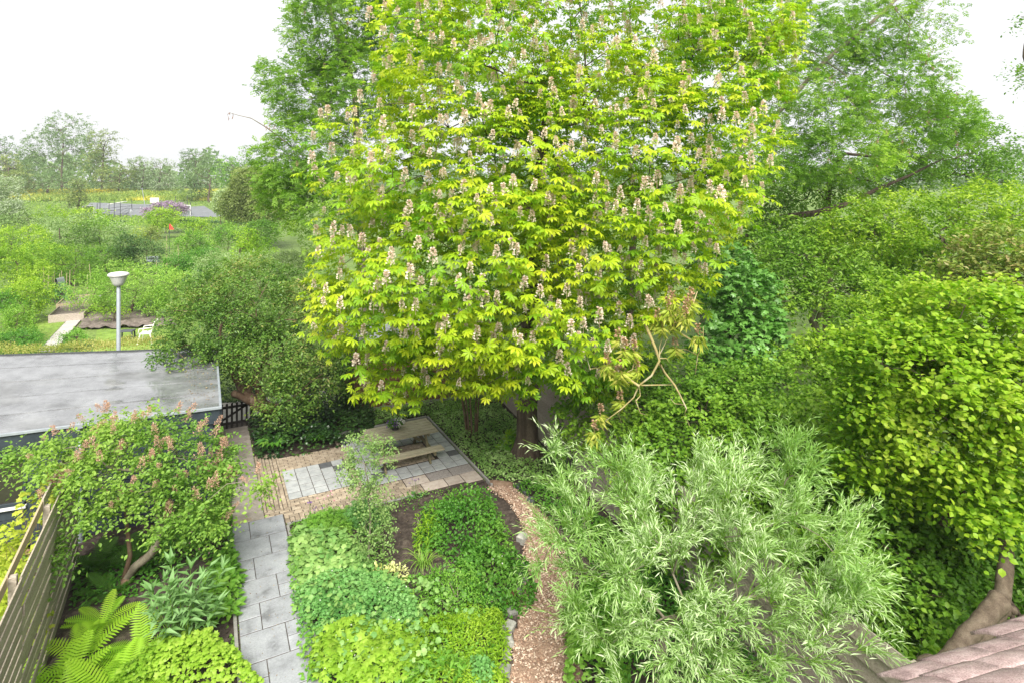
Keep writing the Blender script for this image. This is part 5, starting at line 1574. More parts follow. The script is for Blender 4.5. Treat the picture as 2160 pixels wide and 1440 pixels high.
# ------------------------------------------------------------------ planting in the middle bed
cover('alchemilla_clump', ppoly((608, 1150), (625, 1125), (690, 1130), (755, 1165), (795, 1215), (760, 1245), (690, 1260), (640, 1275), (615, 1220)), .34, 1300, 'scallop', .11, LM['pale'], 'pale green lady mantle with scalloped leaves beside the path', 'plant', parts=200, cell=8, mid=.5)
mound('anemone_clump', 'feathery green clump at the top left of the middle bed', 'plant', at(690, 1122), .55, .42, .42, 1500, 'feather', .10, LM['fresh'], mid=.4)
mound('monkshood_clump', 'dark feathery clump between the patio and the rose', 'plant', at(765, 1105), .5, .35, .45, 900, 'feather', .12, LM['blue_green'], mid=.35)
cover('cranesbill_clump', ppoly((615, 1260), (700, 1235), (800, 1225), (880, 1270), (890, 1330), (800, 1345), (690, 1350), (640, 1340)), .34, 3600, 'lobed', .065, LM['blue_green'], 'blue green carpet of finely cut leaves in the middle bed', 'plant', mid=.45, flowers=(LM['white_flower'], 14, .025))
mound('aquilegia_clump', 'grey green columbine mound in the centre of the bed', 'plant', at(835, 1320), .42, .36, .42, 1100, 'scallop', .05, LM['blue_green'], mid=.7)
mound('euphorbia', 'cream flowered spurge in the centre of the bed', 'plant', at(822, 1232), .36, .30, .36, 420, 'oval', .075, LM['cream'], mid=.5)
mound('box_shrub', 'small leaved light green bush left of the bare soil notch', 'shrub', at(975, 1290), .62, .45, .62, 2600, 'small', .045, LM['fresh'], mid=.55, stems=10)
mound('small_shrub', 'small leaved bush behind the cream flowered spurge', 'shrub', at(925, 1255), .35, .3, .5, 900, 'small', .045, LM['fresh'], mid=.4)
mound('mint_mound', 'dense dome of fresh green leaves below the patio slabs', 'shrub', at(975, 1135), .95, .72, .98, 5200, 'oval', .075, LM['mint'], mid=.55, parts=60)
mound('bramble_mound', 'dark green leafy mound along the bend of the chip path', 'shrub', at(1040, 1235), .62, .95, .62, 3000, 'oval', .085, LM['mint'], rz=.35, mid=.38, flowers=(LM['white_flower'], 10, .03))
mound('leafy_shoot', 'young light green shrub left of the dense dome', 'shrub', at(900, 1150), .32, .3, .75, 560, 'lance_w', .11, LM['lime_mat'], mid=.35, stems=8, shell=.4)
cover('lime_ground_cover', ppoly((850, 1345), (900, 1320), (990, 1295), (1060, 1305), (1075, 1360), (1066, 1475), (860, 1475), (880, 1400)), .27, 5200, 'lance_w', .085, LM['lime_mat'], 'lime green carpet of narrow leaves beside the chip path', 'plant', edge=.15, mid=.55, up=.7, jit=.6, f=4.5)
cover('meadowsweet_clump', ppoly((650, 1385), (720, 1345), (830, 1335), (890, 1370), (885, 1440), (800, 1475), (680, 1475)), .4, 1100, 'lobed', .13, LM['lime'], 'bright yellow green plant with jagged leaves at the bottom of the bed', 'plant', parts=200, cell=8, mid=.4, flowers=(LM['white_flower'], 10, .025))
cover('hellebore_clump', ppoly((860, 1425), (920, 1400), (980, 1420), (990, 1475), (860, 1475)), .35, 260, 'lance_w', .17, LM['fresh'], 'upright green leaves at the bottom edge of the middle bed', 'plant', up=.3, jit=.8)
cover('sedum_clump', ppoly((985, 1415), (1030, 1400), (1055, 1430), (1040, 1475), (985, 1475)), .3, 420, 'round', .06, LM['blue_green'], 'blue green fleshy leaves at the bottom edge beside the cobbles', 'plant')
cover('mixed_greens', ppoly((612, 1110), (700, 1085), (800, 1085), (815, 1180), (850, 1225), (940, 1215), (960, 1160), (1080, 1130), (1100, 1240), (1060, 1270), (1062, 1470), (640, 1470), (608, 1200)), .2, 5200, 'oval', .07, LM['fresh'], 'mixed low greenery filling the gaps between the clumps of the bed', 'ground cover', kind='stuff', mid=.4, clump=.35, f=3.5)
cover('mixed_greens', ppoly((640, 1180), (760, 1150), (800, 1240), (960, 1240), (1050, 1200), (1060, 1300), (940, 1380), (900, 1470), (660, 1470), (620, 1290)), .4, 900, 'scallop', .08, LM['pale'], 'taller pale leaves poking through the clumps of the bed', 'ground cover', kind='stuff', mid=.4, f=5, jit=.8)
# day lily tuft
dl = at(892, 1200); tdl = thing('day_lily', 'tuft of long grassy blades in the middle bed', 'plant', dl)
for k in range(60):
    a = rng.uniform(0, 6.28); L = rng.uniform(.4, .75); t_ = np.linspace(0, 1, 6)
    r_ = L * .75 * t_ * rng.uniform(.5, 1.1); z_ = L * (1.25 * t_ - 1.0 * t_ ** 2) + .02
    c_ = dl + rng.normal(size=3) * [.04, .04, 0] + np.c_[np.cos(a) * r_, np.sin(a) * r_, z_]
    sd = np.array([-math.sin(a), math.cos(a), 0]) * .012 * (1 - t_[:, None] * .85)
    V = np.vstack([c_ - sd, c_ + sd]); T = np.array([[i, i + 1, i + 7, i + 6] for i in range(5)])
    build('blade', V, T, LM['grassy'], tdl, tint=np.full(12, rng.random()))
# rose with thin tall stems
rb = at(778, 1195); rt = thing('rose_shrub', 'tall thin rose bush standing in front of the picnic table', 'shrub', rb)
lobs_r = [plobe(770, 985, 11.3, 45, 60, .35), plobe(790, 1060, 11.3, 35, 45, .3), plobe(760, 940, 11.5, 35, 25, .3), plobe(795, 1130, 11.4, 35, 60, .3), plobe(740, 1000, 11.3, 22, 25, .2), plobe(810, 950, 11.4, 18, 25, .2)]
Pr, Or = lobe_points(lobs_r, 420, .4)
A, par, R = skeleton(np.array([rb, rb + [0, 0, .4], rb + [.03, 0, .9], rb + [-.02, 0, 1.4]]), Pr[:60], seg=.2, tip=.004, lift=.2)
R[:4] = [.022, .02, .017, .014]; wood(rt, A, par, np.minimum(R, .022), M['bark_grey'], 6, rmin=.001)
C_ = np.repeat(Pr, 2, axis=0); Dd = nrm(np.repeat(Or, 2, axis=0) * .6 + rand_dir(len(C_)) * .8 + UP * .3)
p, d, nn, s = sprays(C_, Dd, .16 * np.ones(len(C_)), 5, .2, .055)
foliage(rt, 'foliage', 'oval', p, d, nn, s, clump_tint(p, .5, f=3), LM['rose'], 0)
# columbines in flower on the patio edge
for k, (x, y, mt, lab) in enumerate([(692, 1082, 'pink_flower', 'pink columbine flowering at the edge of the patio'), (655, 1090, 'purple_flower', 'dark violet columbine leaning over the brick paving'), (878, 1040, 'mauve_flower', 'mauve flower spikes behind the rose at the patio edge')]):
    b_ = at(x, y + 12); t = thing('columbine', lab, 'plant', b_)
    mb = MB(); tips = []
    for j in range(6):
        tp = b_ + np.array([rng.normal() * .12, rng.normal() * .1, rng.uniform(.3, .55)]); tips.append(tp); mb.tube([b_, (b_ + tp) / 2 + rng.normal(size=3) * .02, tp], [.004, .003, .002], 3, cap=False)
    mb.out('stem', LM['mint'], t, kind='stuff', tint=np.full(mb.n, .4))
    for tp in tips:
        V, T, c = scatter('blob', np.array([tp]), rand_dir(1), rand_dir(1), [.055], rng.random(1)); build('blossom', V, T, LM[mt], t, tint=c)
    P = b_ + rng.normal(size=(50, 3)) * [.12, .1, .0] + np.c_[np.zeros((50, 2)), rng.uniform(.02, .15, 50)]
    foliage(t, 'foliage', 'scallop', P, rand_dir(50) * [1, 1, .2], UP + rand_dir(50) * .3, np.full(50, .05), rng.random(50), LM['blue_green'])
cover('bed_seedlings', ppoly((615, 1110), (700, 1075), (860, 1045), (960, 1030), (960, 1060), (860, 1085), (720, 1120)), .14, 500, 'oval', .05, LM['fresh'], 'scattered small seedlings along the top edge of the bed', 'ground cover', kind='stuff', clump=.4)
n = 700; Q = fill(uvpoly((-.1, 2.5), (4.2, 3.0), (4.2, 5.2), (1.6, 9), (-.1, 9)), n)
V, T, c = scatter('small', np.c_[Q, np.full(n, .06) + rng.random(n) * .02], rand_dir(n) * [1, 1, .2], UP + rand_dir(n) * .4, rng.uniform(.012, .035, n), rng.random(n))
tag(build('bed_litter', V, T, LM['litter'], None, tint=c, kind='stuff', loc=[Q[0][0], Q[0][1], 0]), 'leaf crumbs and bark bits on the dark soil of the bed', 'leaf litter')

n = 900; Q = np.vstack([fill(uvpoly((-.5, -1.2), (4.4, -1.4), (4.4, 2.6), (-.2, 2.4)), 500), fill(uvpoly((-1.25, -3.4), (-.6, -3.4), (-.6, 1.8), (-1.25, 1.8)), 150), fill(uvpoly((-1.25, 2.1), (-.2, 2.1), (-.2, 9), (-1.25, 9)), 250)])
V, T, c = scatter('small', np.c_[Q, np.full(n, .052)], rand_dir(n) * [1, 1, .1], UP + rand_dir(n) * .35, rng.uniform(.008, .03, n), rng.random(n))
tag(build('paving_litter', V, T, LM['litter'], None, tint=c, kind='stuff', loc=[Q[0][0], Q[0][1], 0]), 'fallen petals and leaf bits on the patio and the paths', 'leaf litter')
n = 1500; e = rng.integers(0, 4, n); r1 = rng.random(n)
uu = np.where(e == 0, -.175 + rng.normal(size=n) * .012, np.where(e == 1, -1.262 + rng.normal(size=n) * .012, np.where(e == 2, -.575 + rng.normal(size=n) * .01, 4.44 + rng.normal(size=n) * .012)))
vv_ = np.where(e < 2, 2.2 + r1 * 7, np.where(e == 2, -3.4 + r1 * 5.2, -1.5 + r1 * 4.3))
P = np.array([W(a_, b_, .035) for a_, b_ in zip(uu, vv_)])
V, T, c = scatter('small', P, rand_dir(n) + UP * .6, UP + rand_dir(n), rng.uniform(.012, .03, n), rng.random(n))
tag(build('joint_moss', V, T, LM['thicket'], None, tint=c, kind='stuff', loc=P[0]), 'moss and weeds in the joints along the path edges', 'moss')

# ------------------------------------------------------------------ banks round the patio
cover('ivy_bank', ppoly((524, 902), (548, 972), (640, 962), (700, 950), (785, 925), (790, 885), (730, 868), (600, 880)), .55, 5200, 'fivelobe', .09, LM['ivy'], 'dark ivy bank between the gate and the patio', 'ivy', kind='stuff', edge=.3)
for k, (x, y) in enumerate([(575, 945), (665, 930)]):
    b_ = at(x, y + 10) + [0, 0, .3]; t = thing('acanthus', ['broad leaved plant standing in the ivy nearest the path', 'broad leaved plant standing in the ivy farther from the path'][k], 'plant', b_ - [0, 0, .3])
    m_ = 9; a = np.linspace(0, 6.28, m_, endpoint=False) + rng.normal(size=m_) * .2
    D = np.c_[np.cos(a), np.sin(a), np.full(m_, .45)]
    leaf_objects(t, 'leaf', sh_lobed(7, .4, .5), np.repeat(b_[None], m_, 0) + D * .05, D, UP + D * .3, rng.uniform(.32, .46, m_), rng.random(m_), LM['mint'], 20, cell=1)
cover('dead_nettle', uvpoly((4.52, -1.7), (4.52, 2.9), (4.9, 3.2), (5.6, 4.2), (6.4, 3.4), (6.7, 1.0), (7.0, -2.3), (2.7, -2.9), (2.6, -1.7)), .17, 12500, 'round4', .075, LM['lamium'], 'carpet of pale variegated dead nettle round the chestnut', 'ground cover', kind='stuff', edge=.12, f=3.5)
cover('herb_carpet', uvpoly((4.9, 3.4), (5.9, 4.2), (5.9, 8.5), (4.9, 8.7), (5.0, 5.5)), .3, 3600, 'oval', .08, LM['mint'], 'green herbs between the chip path and the plank fence', 'ground cover', kind='stuff')
cover('shade_herbs', ppoly((1230, 1230), (1420, 1180), (1560, 1260), (1640, 1400), (1660, 1480), (1240, 1480)), .45, 3200, 'oval', .085, LM['mint'], 'shaded green herbs on the ground beneath the willow', 'ground cover', kind='stuff', mid=.3)
cover('redcurrant_clump', ppoly((1185, 1300), (1290, 1290), (1330, 1360), (1320, 1480), (1195, 1480), (1200, 1400)), .6, 2000, 'fivelobe', .085, LM['fresh'], 'fresh green lobed leaves under the left side of the willow', 'shrub', parts=100, cell=8)
mound('laurel_shrub', 'dark glossy shrub right of the chestnut trunk', 'shrub', at(1215, 985), .75, .55, 1.5, 1500, 'lance_w', .17, LM['dark_gloss'], stems=8, shell=.3)
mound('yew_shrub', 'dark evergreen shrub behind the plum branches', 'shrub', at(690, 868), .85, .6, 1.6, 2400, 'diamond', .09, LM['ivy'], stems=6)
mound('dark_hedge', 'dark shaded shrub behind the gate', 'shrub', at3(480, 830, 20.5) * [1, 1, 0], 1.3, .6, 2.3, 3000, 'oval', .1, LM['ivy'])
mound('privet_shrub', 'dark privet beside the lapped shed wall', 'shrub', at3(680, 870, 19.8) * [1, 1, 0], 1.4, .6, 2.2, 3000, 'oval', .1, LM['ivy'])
mound('chestnut_sprout', 'low sprout of chestnut leaves at the foot of the trunk', 'plant', at(1075, 950), .33, .3, .42, 46, 'palmate', .17, LM['chestnut'], mid=.25)
# ivy clad multi stemmed elder between the shed and the chestnut
eb = at(1000, 925); et = thing('elder_shrub', 'reddish multi stemmed shrub with drooping foliage left of the chestnut trunk', 'shrub', eb)
for k in range(7):
    o_ = rng.normal(size=3) * [.12, .1, 0]; V, T = tube([eb + o_, eb + o_ * 1.4 + [0, 0, .7], eb + o_ * 2.2 + [0, 0, 1.5], eb + o_ * 3.5 + [0, 0, 2.3]], [.035, .03, .025, .015], 6); build('stem', V, T, M['bark_plum'], et, smooth=True)
P, O = lobe_points([(eb + [-.1, 0, 1.7], (.55, .5, .7)), (eb + [.2, 0, 2.3], (.7, .6, .5)), (eb + [-.5, .1, 1.5], (.35, .4, .6))], 420, .4)
p, d, nn, s = sprays(P, O + rand_dir(420) * .6 - UP * .6, .3 * np.ones(420), 7, .5, .075)
foliage(et, 'foliage', 'lance_w', p, d, nn, s, clump_tint(p, .4), LM['thicket'], 0)

# ------------------------------------------------------------------ the allotments behind the shed
def hedge_box(name, label, a, b, w, h, n, shape, size, mat, z0=0.0, cat='hedge'):
    a, b = np.asarray(a, float), np.asarray(b, float)
    d = b - a; L = np.linalg.norm(d); d = d / L; s = np.array([-d[1], d[0]])
    t = thing(name, label, cat, [a[0], a[1], z0])
    x, y, z = rng.random(n) * L, rng.uniform(-1, 1, n), rng.random(n)
    face = rng.random(n)
    y = np.where(face < .5, np.where(rng.random(n) < .6, -1, 1) * rng.uniform(.85, 1.05, n), y); z = np.where(face >= .5, rng.uniform(.92, 1.04, n), z)
    P = np.c_[a[0] + d[0] * x + s[0] * y * w / 2, a[1] + d[1] * x + s[1] * y * w / 2, z0 + z * h * (1 + .04 * wob(np.c_[x * 2, y, z]))]
    O = np.where((face < .5)[:, None], np.c_[s[0] * np.sign(y), s[1] * np.sign(y), np.zeros(n)], UP)
    foliage(t, 'foliage', shape, P, O * .6 + rand_dir(n), O + rand_dir(n) * .7 + UP * .2, size * rng.uniform(.6, 1.2, n), clump_tint(P, .5), mat)
    return t


ha, hb_ = at3(-60, 740, 20.6), at3(352, 722, 22.0)
hedge_box('clipped_hedge', 'low clipped hedge with yellowed top behind the shed', ha[:2], hb_[:2], .8, 1.58, 9000, 'small', .06, LM['hedge_dry'])
sheet('allotment_lawn', ppoly((40, 745), (70, 672), (150, 668), (108, 735)), .0, M['grass_far'])
sheet('allotment_lawn', ppoly((195, 745), (205, 696), (360, 694), (370, 745)), .0, M['grass_far'])
sheet('vegetable_bed', ppoly((160, 698), (178, 662), (360, 655), (375, 690)), .012, M['allot_soil'], bump=.10, step=.15)
sheet('vegetable_bed', ppoly((300, 650), (310, 636), (395, 632), (400, 646)), .012, M['allot_soil'])
sheet('vegetable_bed', ppoly((120, 650), (140, 624), (195, 622), (190, 650)), .012, M['allot_soil'], bump=.08, step=.2)
sheet('vegetable_bed', ppoly((395, 590), (400, 578), (520, 572), (530, 586)), .012, M['allot_soil'])
n = 1400; Q = np.vstack([fill(ppoly((40, 745), (70, 672), (150, 668), (108, 735)), n // 2), fill(ppoly((195, 745), (205, 696), (360, 694), (370, 745)), n // 2)])
V, T, c = scatter('blade', np.c_[Q, np.zeros(n)], UP + rand_dir(n) * .5, rand_dir(n), rng.uniform(.08, .16, n), rng.random(n))
tag(build('lawn_grass', V, T, LM['lawn'], None, tint=c, kind='stuff', loc=[Q[0][0], Q[0][1], 0]), 'short grass of the allotment lawns', 'grass')
p0, p1 = at(96, 742)[:2], at(206, 622)[:2]
ap = sheet('allotment_path', [p0 + [-.35, -.1], p0 + [.35, .1], p1 + [.35, .1], p1 + [-.35, -.1]], .006, M['soil'])
L_ = np.linalg.norm(p1 - p0); rz_ = math.atan2(p1[1] - p0[1], p1[0] - p0[0])
for k in range(int(L_ / .5)):
    q = p0 + (p1 - p0) * ((k + .5) * .5 / L_); piece('path_tile', box_mesh('path_tile', .49, .62, .03, M['allot_path']), ap, [q[0], q[1], .006], rz_ + rng.normal() * .01)
for k, (x, y, lab) in enumerate([(150, 668, 'wooden raised bed frame at the near end of the tiled path'), (162, 645, 'wooden raised bed frame at the far end of the tiled path')]):
    c_ = at(x, y); t = thing('raised_bed', lab, 'planter', c_)
    u1 = np.array([math.cos(rz_), math.sin(rz_), 0]); u2 = np.array([-u1[1], u1[0], 0]); l, w = 1.3, .75
    for a_, b_ in ((-u1 * l - u2 * w, u1 * l - u2 * w), (-u1 * l + u2 * w, u1 * l + u2 * w), (-u1 * l - u2 * w, -u1 * l + u2 * w), (u1 * l - u2 * w, u1 * l + u2 * w)):
        mb = MB(); mb.bar(c_ + a_ + UP * .2, c_ + b_ + UP * .2, .04, .4, up=UP); mb.out('board', M['new_wood'] if k else M['grey_wood'], t)
    build('soil_fill', np.array([c_ - u1 * l - u2 * w, c_ + u1 * l - u2 * w, c_ + u1 * l + u2 * w, c_ - u1 * l + u2 * w]) + UP * .3, np.array([[0, 1, 2, 3]]), M['allot_soil'], t)
# garden chair and stool
cc = at(310, 722); ch = thing('garden_chair', 'white plastic garden chair on the allotment lawn', 'chair', cc)
fw = nrm(np.array([-.95, -.2, 0])); sdv = np.array([-fw[1], fw[0], 0])
mb = MB(); ctr = cc + UP * .43; ax_ = np.array([fw, sdv, UP]).T; mb.box(ctr, .5, .5, .05, axis=ax_, b=.015); mb.out('seat', M['plastic'], ch)
mb = MB(); bk = nrm(UP - fw * .32); mb.box(cc - fw * .24 + UP * .48, .56 * .0 + .05, .48, .55, axis=np.array([nrm(fw + UP * .3), sdv, bk]).T, b=.03)
for q in (-.14, 0, .14): mb.bar(cc - fw * .27 + sdv * q + UP * .5, cc - fw * .43 + sdv * q + UP * 1.05, .05, .03, up=fw)
mb.out('backrest', M['plastic'], ch)
for sx in (-1, 1):
    for f_ in (-1, 1):
        mb = MB(); mb.bar(cc + fw * f_ * .2 + sdv * sx * .21 + UP * .45, cc + fw * f_ * .3 + sdv * sx * .27, .055, .045, up=fw); mb.out('leg', M['plastic'], ch)
    mb = MB(); mb.tube([cc - fw * .3 + sdv * sx * .27 + UP * .72, cc + sdv * sx * .29 + UP * .70, cc + fw * .22 + sdv * sx * .28 + UP * .68, cc + fw * .27 + sdv * sx * .26 + UP * .45], [.028] * 4, 6); mb.out('armrest', M['plastic'], ch, smooth=True)
sc_ = at(268, 716); stl = thing('garden_stool', 'dark grey plastic stool beside the white chair', 'stool', sc_)
mb = MB(); mb.box(sc_ + UP * .38, .6, .42, .05, .25, b=.015); mb.out('seat', M['dark_plastic'], stl)
for a_ in (-.25, .25):
    for b_ in (-.16, .16):
        q = sc_ + np.array([a_ * math.cos(.25) - b_ * math.sin(.25), a_ * math.sin(.25) + b_ * math.cos(.25), 0]); mb = MB(); mb.bar(q + UP * .4, q + (q - sc_) * .12, .05, .05, up=(1, 0, 0)); mb.out('leg', M['dark_plastic'], stl)

# fruit trees, bushes and other plots; (name, label, category, px, py of the middle, distance, width px, height px, leaf size, colour)
AL = [
    ('apple_tree', 'broad low apple tree behind the lamp post', 'tree', 275, 600, 33, 105, 50, .12, 'orchard', 0.65),
    ('apple_tree', 'bushy apple tree right of the lamp post with bare soil before it', 'tree', 370, 610, 32, 60, 50, .12, 'orchard', .6),
    ('currant_bush', 'light green bush beside the raised bed frames', 'shrub', 62, 625, 31, 60, 40, .10, 'orchard_lime', .35),
    ('young_tree', 'young tree with a bare stem at the left edge', 'tree', 40, 680, 27, 40, 42, .10, 'orchard', .55),
    ('berry_bush', 'dark low bush at the near left corner of the allotment', 'shrub', 25, 722, 25, 55, 28, .09, 'mint', .4),
    ('berry_bush', 'small bush left of the chair on the near lawn', 'shrub', 158, 710, 26, 28, 16, .09, 'fresh', .5),
    ('fruit_bush', 'grey green bush beside the bean canes', 'shrub', 122, 622, 36, 30, 22, .1, 'blue_green', .4),
    ('apple_tree', 'leafy tree at the left edge above the dark bin', 'tree', 20, 565, 36, 60, 45, .12, 'orchard_lime', .4),
    ('apple_tree', 'tree standing behind the bean canes', 'tree', 150, 555, 42, 75, 45, .13, 'thicket', 0.5),
    ('apple_tree', 'round tree left of the dark bush in the middle plots', 'tree', 225, 545, 46, 60, 35, .13, 'thicket', 0.35),
    ('bay_bush', 'dark dense bush in the middle of the allotments', 'shrub', 302, 535, 46, 48, 34, .12, 'hedge_dark', .55),
    ('plum_bush', 'pale leaved tree behind the old plum', 'tree', 505, 575, 26, 90, 55, .11, 'orchard_pale', 0.35),
    ('hawthorn', 'white blossomed shrub between the plum and the chestnut', 'shrub', 600, 565, 25, 70, 40, .10, 'orchard_pale', .75),
    ('pear_tree', 'upright light green tree rising behind the plum', 'tree', 525, 535, 30, 40, 45, .11, 'orchard_lime', .35),
    ('orchard_tree', 'yellow green tree at the far left of the orchard row', 'tree', 35, 505, 50, 70, 35, .16, 'orchard_lime', .5),
    ('orchard_tree', 'broad orchard tree left of the middle of the row', 'tree', 130, 490, 58, 80, 35, .18, 'orchard_pale', 0.3),
    ('orchard_tree', 'round orchard tree in the far row above the dark bush', 'tree', 215, 490, 60, 65, 30, .18, 'orchard', .5),
    ('orchard_tree', 'pale orchard tree at the far left below the meadow', 'tree', 60, 465, 68, 75, 25, .2, 'orchard_pale', 0.25),
    ('orchard_tree', 'light orchard tree far back beneath the football pitch', 'tree', 170, 462, 72, 70, 22, .2, 'orchard_lime', .5),
    ('golden_bush', 'small yellow bush left of the red flag', 'shrub', 283, 494, 62, 20, 16, .16, 'golden', .1),
    ('golden_bush', 'olive conical bush beside the red flag', 'shrub', 322, 492, 62, 20, 16, .16, 'far_olive', .6),
    ('lime_bush', 'tall lime green bush in front of the purple lilac', 'shrub', 338, 460, 76, 42, 28, .2, 'orchard_lime', .5),
    ('round_bush', 'round green bush right of the red flag', 'shrub', 400, 515, 52, 42, 26, .15, 'orchard', .4),
    ('round_bush', 'round bush in the middle row left of the orange boards', 'shrub', 480, 495, 56, 40, 26, .16, 'orchard', .5),
    ('round_bush', 'light bush at the foot of the clipped far hedge', 'shrub', 420, 478, 66, 30, 16, .17, 'orchard_lime', .4),
    ('round_bush', 'bush between the far hedge and the ash tree', 'shrub', 550, 490, 52, 45, 30, .16, 'thicket', 0.4),
    ('round_bush', 'leafy bush in front of the orange boards', 'shrub', 440, 545, 42, 55, 24, .13, 'mint', 0.6),
    ('round_bush', 'pale bush behind the plum crown', 'shrub', 545, 545, 36, 50, 28, .12, 'orchard', .7),
    ('rhubarb_patch', 'low dark leafy patch in front of the orange boards', 'shrub', 420, 563, 40, 30, 12, .2, 'mint', .4),
    ('cabbage_patch', 'bluish low plants in the middle plot', 'plant', 430, 575, 38, 40, 8, .14, 'blue_green', .7),
    ('potato_row', 'row of low green plants above the bare bed', 'plant', 320, 640, 33, 50, 8, .1, 'fresh', .5),
    ('potato_row', 'row of leafy plants along the far side of the bare bed', 'plant', 240, 655, 31, 36, 8, .1, 'orchard_lime', .5),
    ('fruit_bush', 'bush at the left edge above the young tree', 'shrub', 10, 640, 30, 35, 30, .1, 'mint', 0.5),
    ('fruit_bush', 'small bush right of the tiled path end', 'shrub', 215, 640, 34, 25, 22, .1, 'orchard', .5),
    ('orchard_tree', 'leafy tree above the bean canes on the left', 'tree', 80, 540, 46, 60, 35, .14, 'orchard_lime', .6),
    ('orchard_tree', 'tree between the dark bush and the middle path', 'tree', 370, 560, 40, 45, 30, .13, 'mint', 0.55),
]
for nm, lab, ca, x, y, Yd, w_, h_, ls_, mt, md in AL:
    ls_ = max(.085, Yd * .0036); w_ *= 1.2; h_ *= 1.2
    lo = [plobe(x, y, Yd, w_ * .62, h_ * .72, w_ * .55 * Yd / F)] + [plobe(x + rng.normal() * w_ * .4, y + rng.normal() * h_ * .3, Yd + rng.normal() * .4, w_ * .45, h_ * .5, w_ * .4 * Yd / F) for _ in range(4)]
    vol = 3.6 * (w_ * Yd / F) * (h_ * Yd / F)
    ncl = int(np.clip(vol * 9 / (ls_ * ls_) / 12, 40, 800))
    bush(nm, lab, ca, x, Yd, lo, ncl, 'diamond', ls_, LM[mt], r0=.09 if ca == 'tree' else .04, tw=2, nl=6, L=ls_ * 4.5, sag=.25, shell=.3, n_skel=50, n_branch=5, mid=md, tip=.008)
# white blossoming bush at the far left edge
bush('white_willow', 'silvery white shrub at the left edge below the far trees', 'shrub', 5, 70, [plobe(5, 410, 70, 35, 40, 2), plobe(25, 440, 68, 20, 20, 1.2), plobe(-20, 430, 70, 40, 40, 2)], 900, 'diamond', .26, LM['far_silver'], tw=2, nl=6, L=.9, n_skel=40, mid=.7)
bush('lilac_bush', 'lilac bush with purple bloom below the football pitch', 'shrub', 350, 84, [plobe(352, 440, 84, 36, 14, 2.2), plobe(325, 446, 84, 20, 9, 1.5)], 420, 'diamond', .3, LM['mauve_flower'], tw=2, nl=6, L=.7, n_skel=40, mid=.4)
bush('may_tree', 'tall olive green tree at the right end of the far hedge', 'tree', 530, 66, [plobe(530, 400, 66, 50, 55, 2.8), plobe(500, 430, 65, 35, 35, 2.2), plobe(565, 430, 64, 35, 45, 2.2)], 1700, 'diamond', .26, LM['far_olive'], tw=2, nl=7, L=1.0, n_skel=90, r0=.2, mid=.4, sag=.5)
bush('blossom_bush', 'pale pink flowered shrub left of the olive tree', 'shrub', 468, 72, [plobe(468, 425, 72, 18, 26, 1.4)], 320, 'diamond', .26, LM['orchard_pale'], tw=2, nl=6, L=.7, n_skel=30, mid=.8)
hd1 = hedge_box('clipped_hedge', 'clipped dark hedge across the end of the allotments', at3(375, 470, 86)[:2], at3(520, 470, 80)[:2], 1.4, 1.6, 2600, 'small', .22, LM['hedge_dark'])
hd2 = hedge_box('clipped_hedge', 'low dark hedge left of the lilac bush', at3(195, 465, 88)[:2], at3(260, 465, 88)[:2], 1.2, 1.3, 1200, 'small', .22, LM['hedge_dark'])
# canes, net, flag, boards and a bin
canes = [(110, 618, 1.7, 36), (117, 618, 1.9, 36), (125, 615, 1.6, 37), (132, 612, 1.8, 37), (139, 610, 1.5, 38), (146, 608, 1.7, 38), (95, 590, 1.6, 40), (101, 588, 1.7, 40), (330, 565, 1.5, 44), (345, 563, 1.4, 44), (350, 560, 1.6, 45), (184, 612, 1.9, 35), (193, 580, 1.8, 40), (155, 612, 1.3, 37), (352, 528, 2.6, 52), (377, 535, 2.0, 50)]
cl_ = ['tallest of the bamboo canes beside the grey net', 'leaning cane just right of the net', 'thin cane third from the net', 'cane in the middle of the bean row', 'short cane near the end of the bean row', 'last cane of the bean row', 'cane in the back plot at the left', 'second cane in the back plot at the left', 'cane left of the middle path beside the dark bush', 'short cane beside the middle path', 'thin cane right of the middle path', 'pale wooden stake at the end of the tiled path', 'pale wooden stake above the tiled path end', 'short stake beside the grey green bush', 'tall thin cane right of the flag stick', 'cane in front of the orange boards']
for (x, y, hgt, Yd), lab in zip(canes, cl_):
    b_ = at3(x, y, Yd); b_[2] = 0; tp = b_ + [rng.normal() * .08, rng.normal() * .08, hgt]
    mb = MB(); mb.tube([b_, (b_ + tp) / 2, tp], [.022, .02, .016], 6); tag(mb.out('garden_cane', M['new_wood'], loc=b_), lab, 'cane', 'canes and stakes in the allotments')
nb_ = at3(118, 600, 36); nb_[2] = 0
a_ = np.linspace(0, math.pi, 9); V = np.concatenate([np.c_[nb_[0] + .15 * np.cos(a_), np.full(9, nb_[1] + q), 1.5 * np.sin(a_) ** .7] for q in (0, .2, .4, .6)])
T = np.array([[9 * r + i, 9 * r + i + 1, 9 * r + i + 10, 9 * r + i + 9] for r in range(3) for i in range(8)])
tag(build('net_tunnel', V, T, M['net'], smooth=True, loc=nb_), 'upright grey netting tunnel among the canes', 'net')
fb = at3(357, 500, 60); fb[2] = 0
t = thing('red_flag', 'small red pennant on a stick in the allotments', 'flag', fb)
zf = H - (472 - YH) / F * 60
mb = MB(); mb.tube([fb, fb + UP * zf], .03, 5); mb.out('stick', M['dark_metal'], t)
V = np.array([fb + UP * zf, fb + UP * (zf - .62), fb + [.55, -.1, zf - .58], fb + [.12, .06, zf - .1]]); build('cloth', V, np.array([[0, 1, 2], [0, 2, 3]]), M['red_cloth'], t)
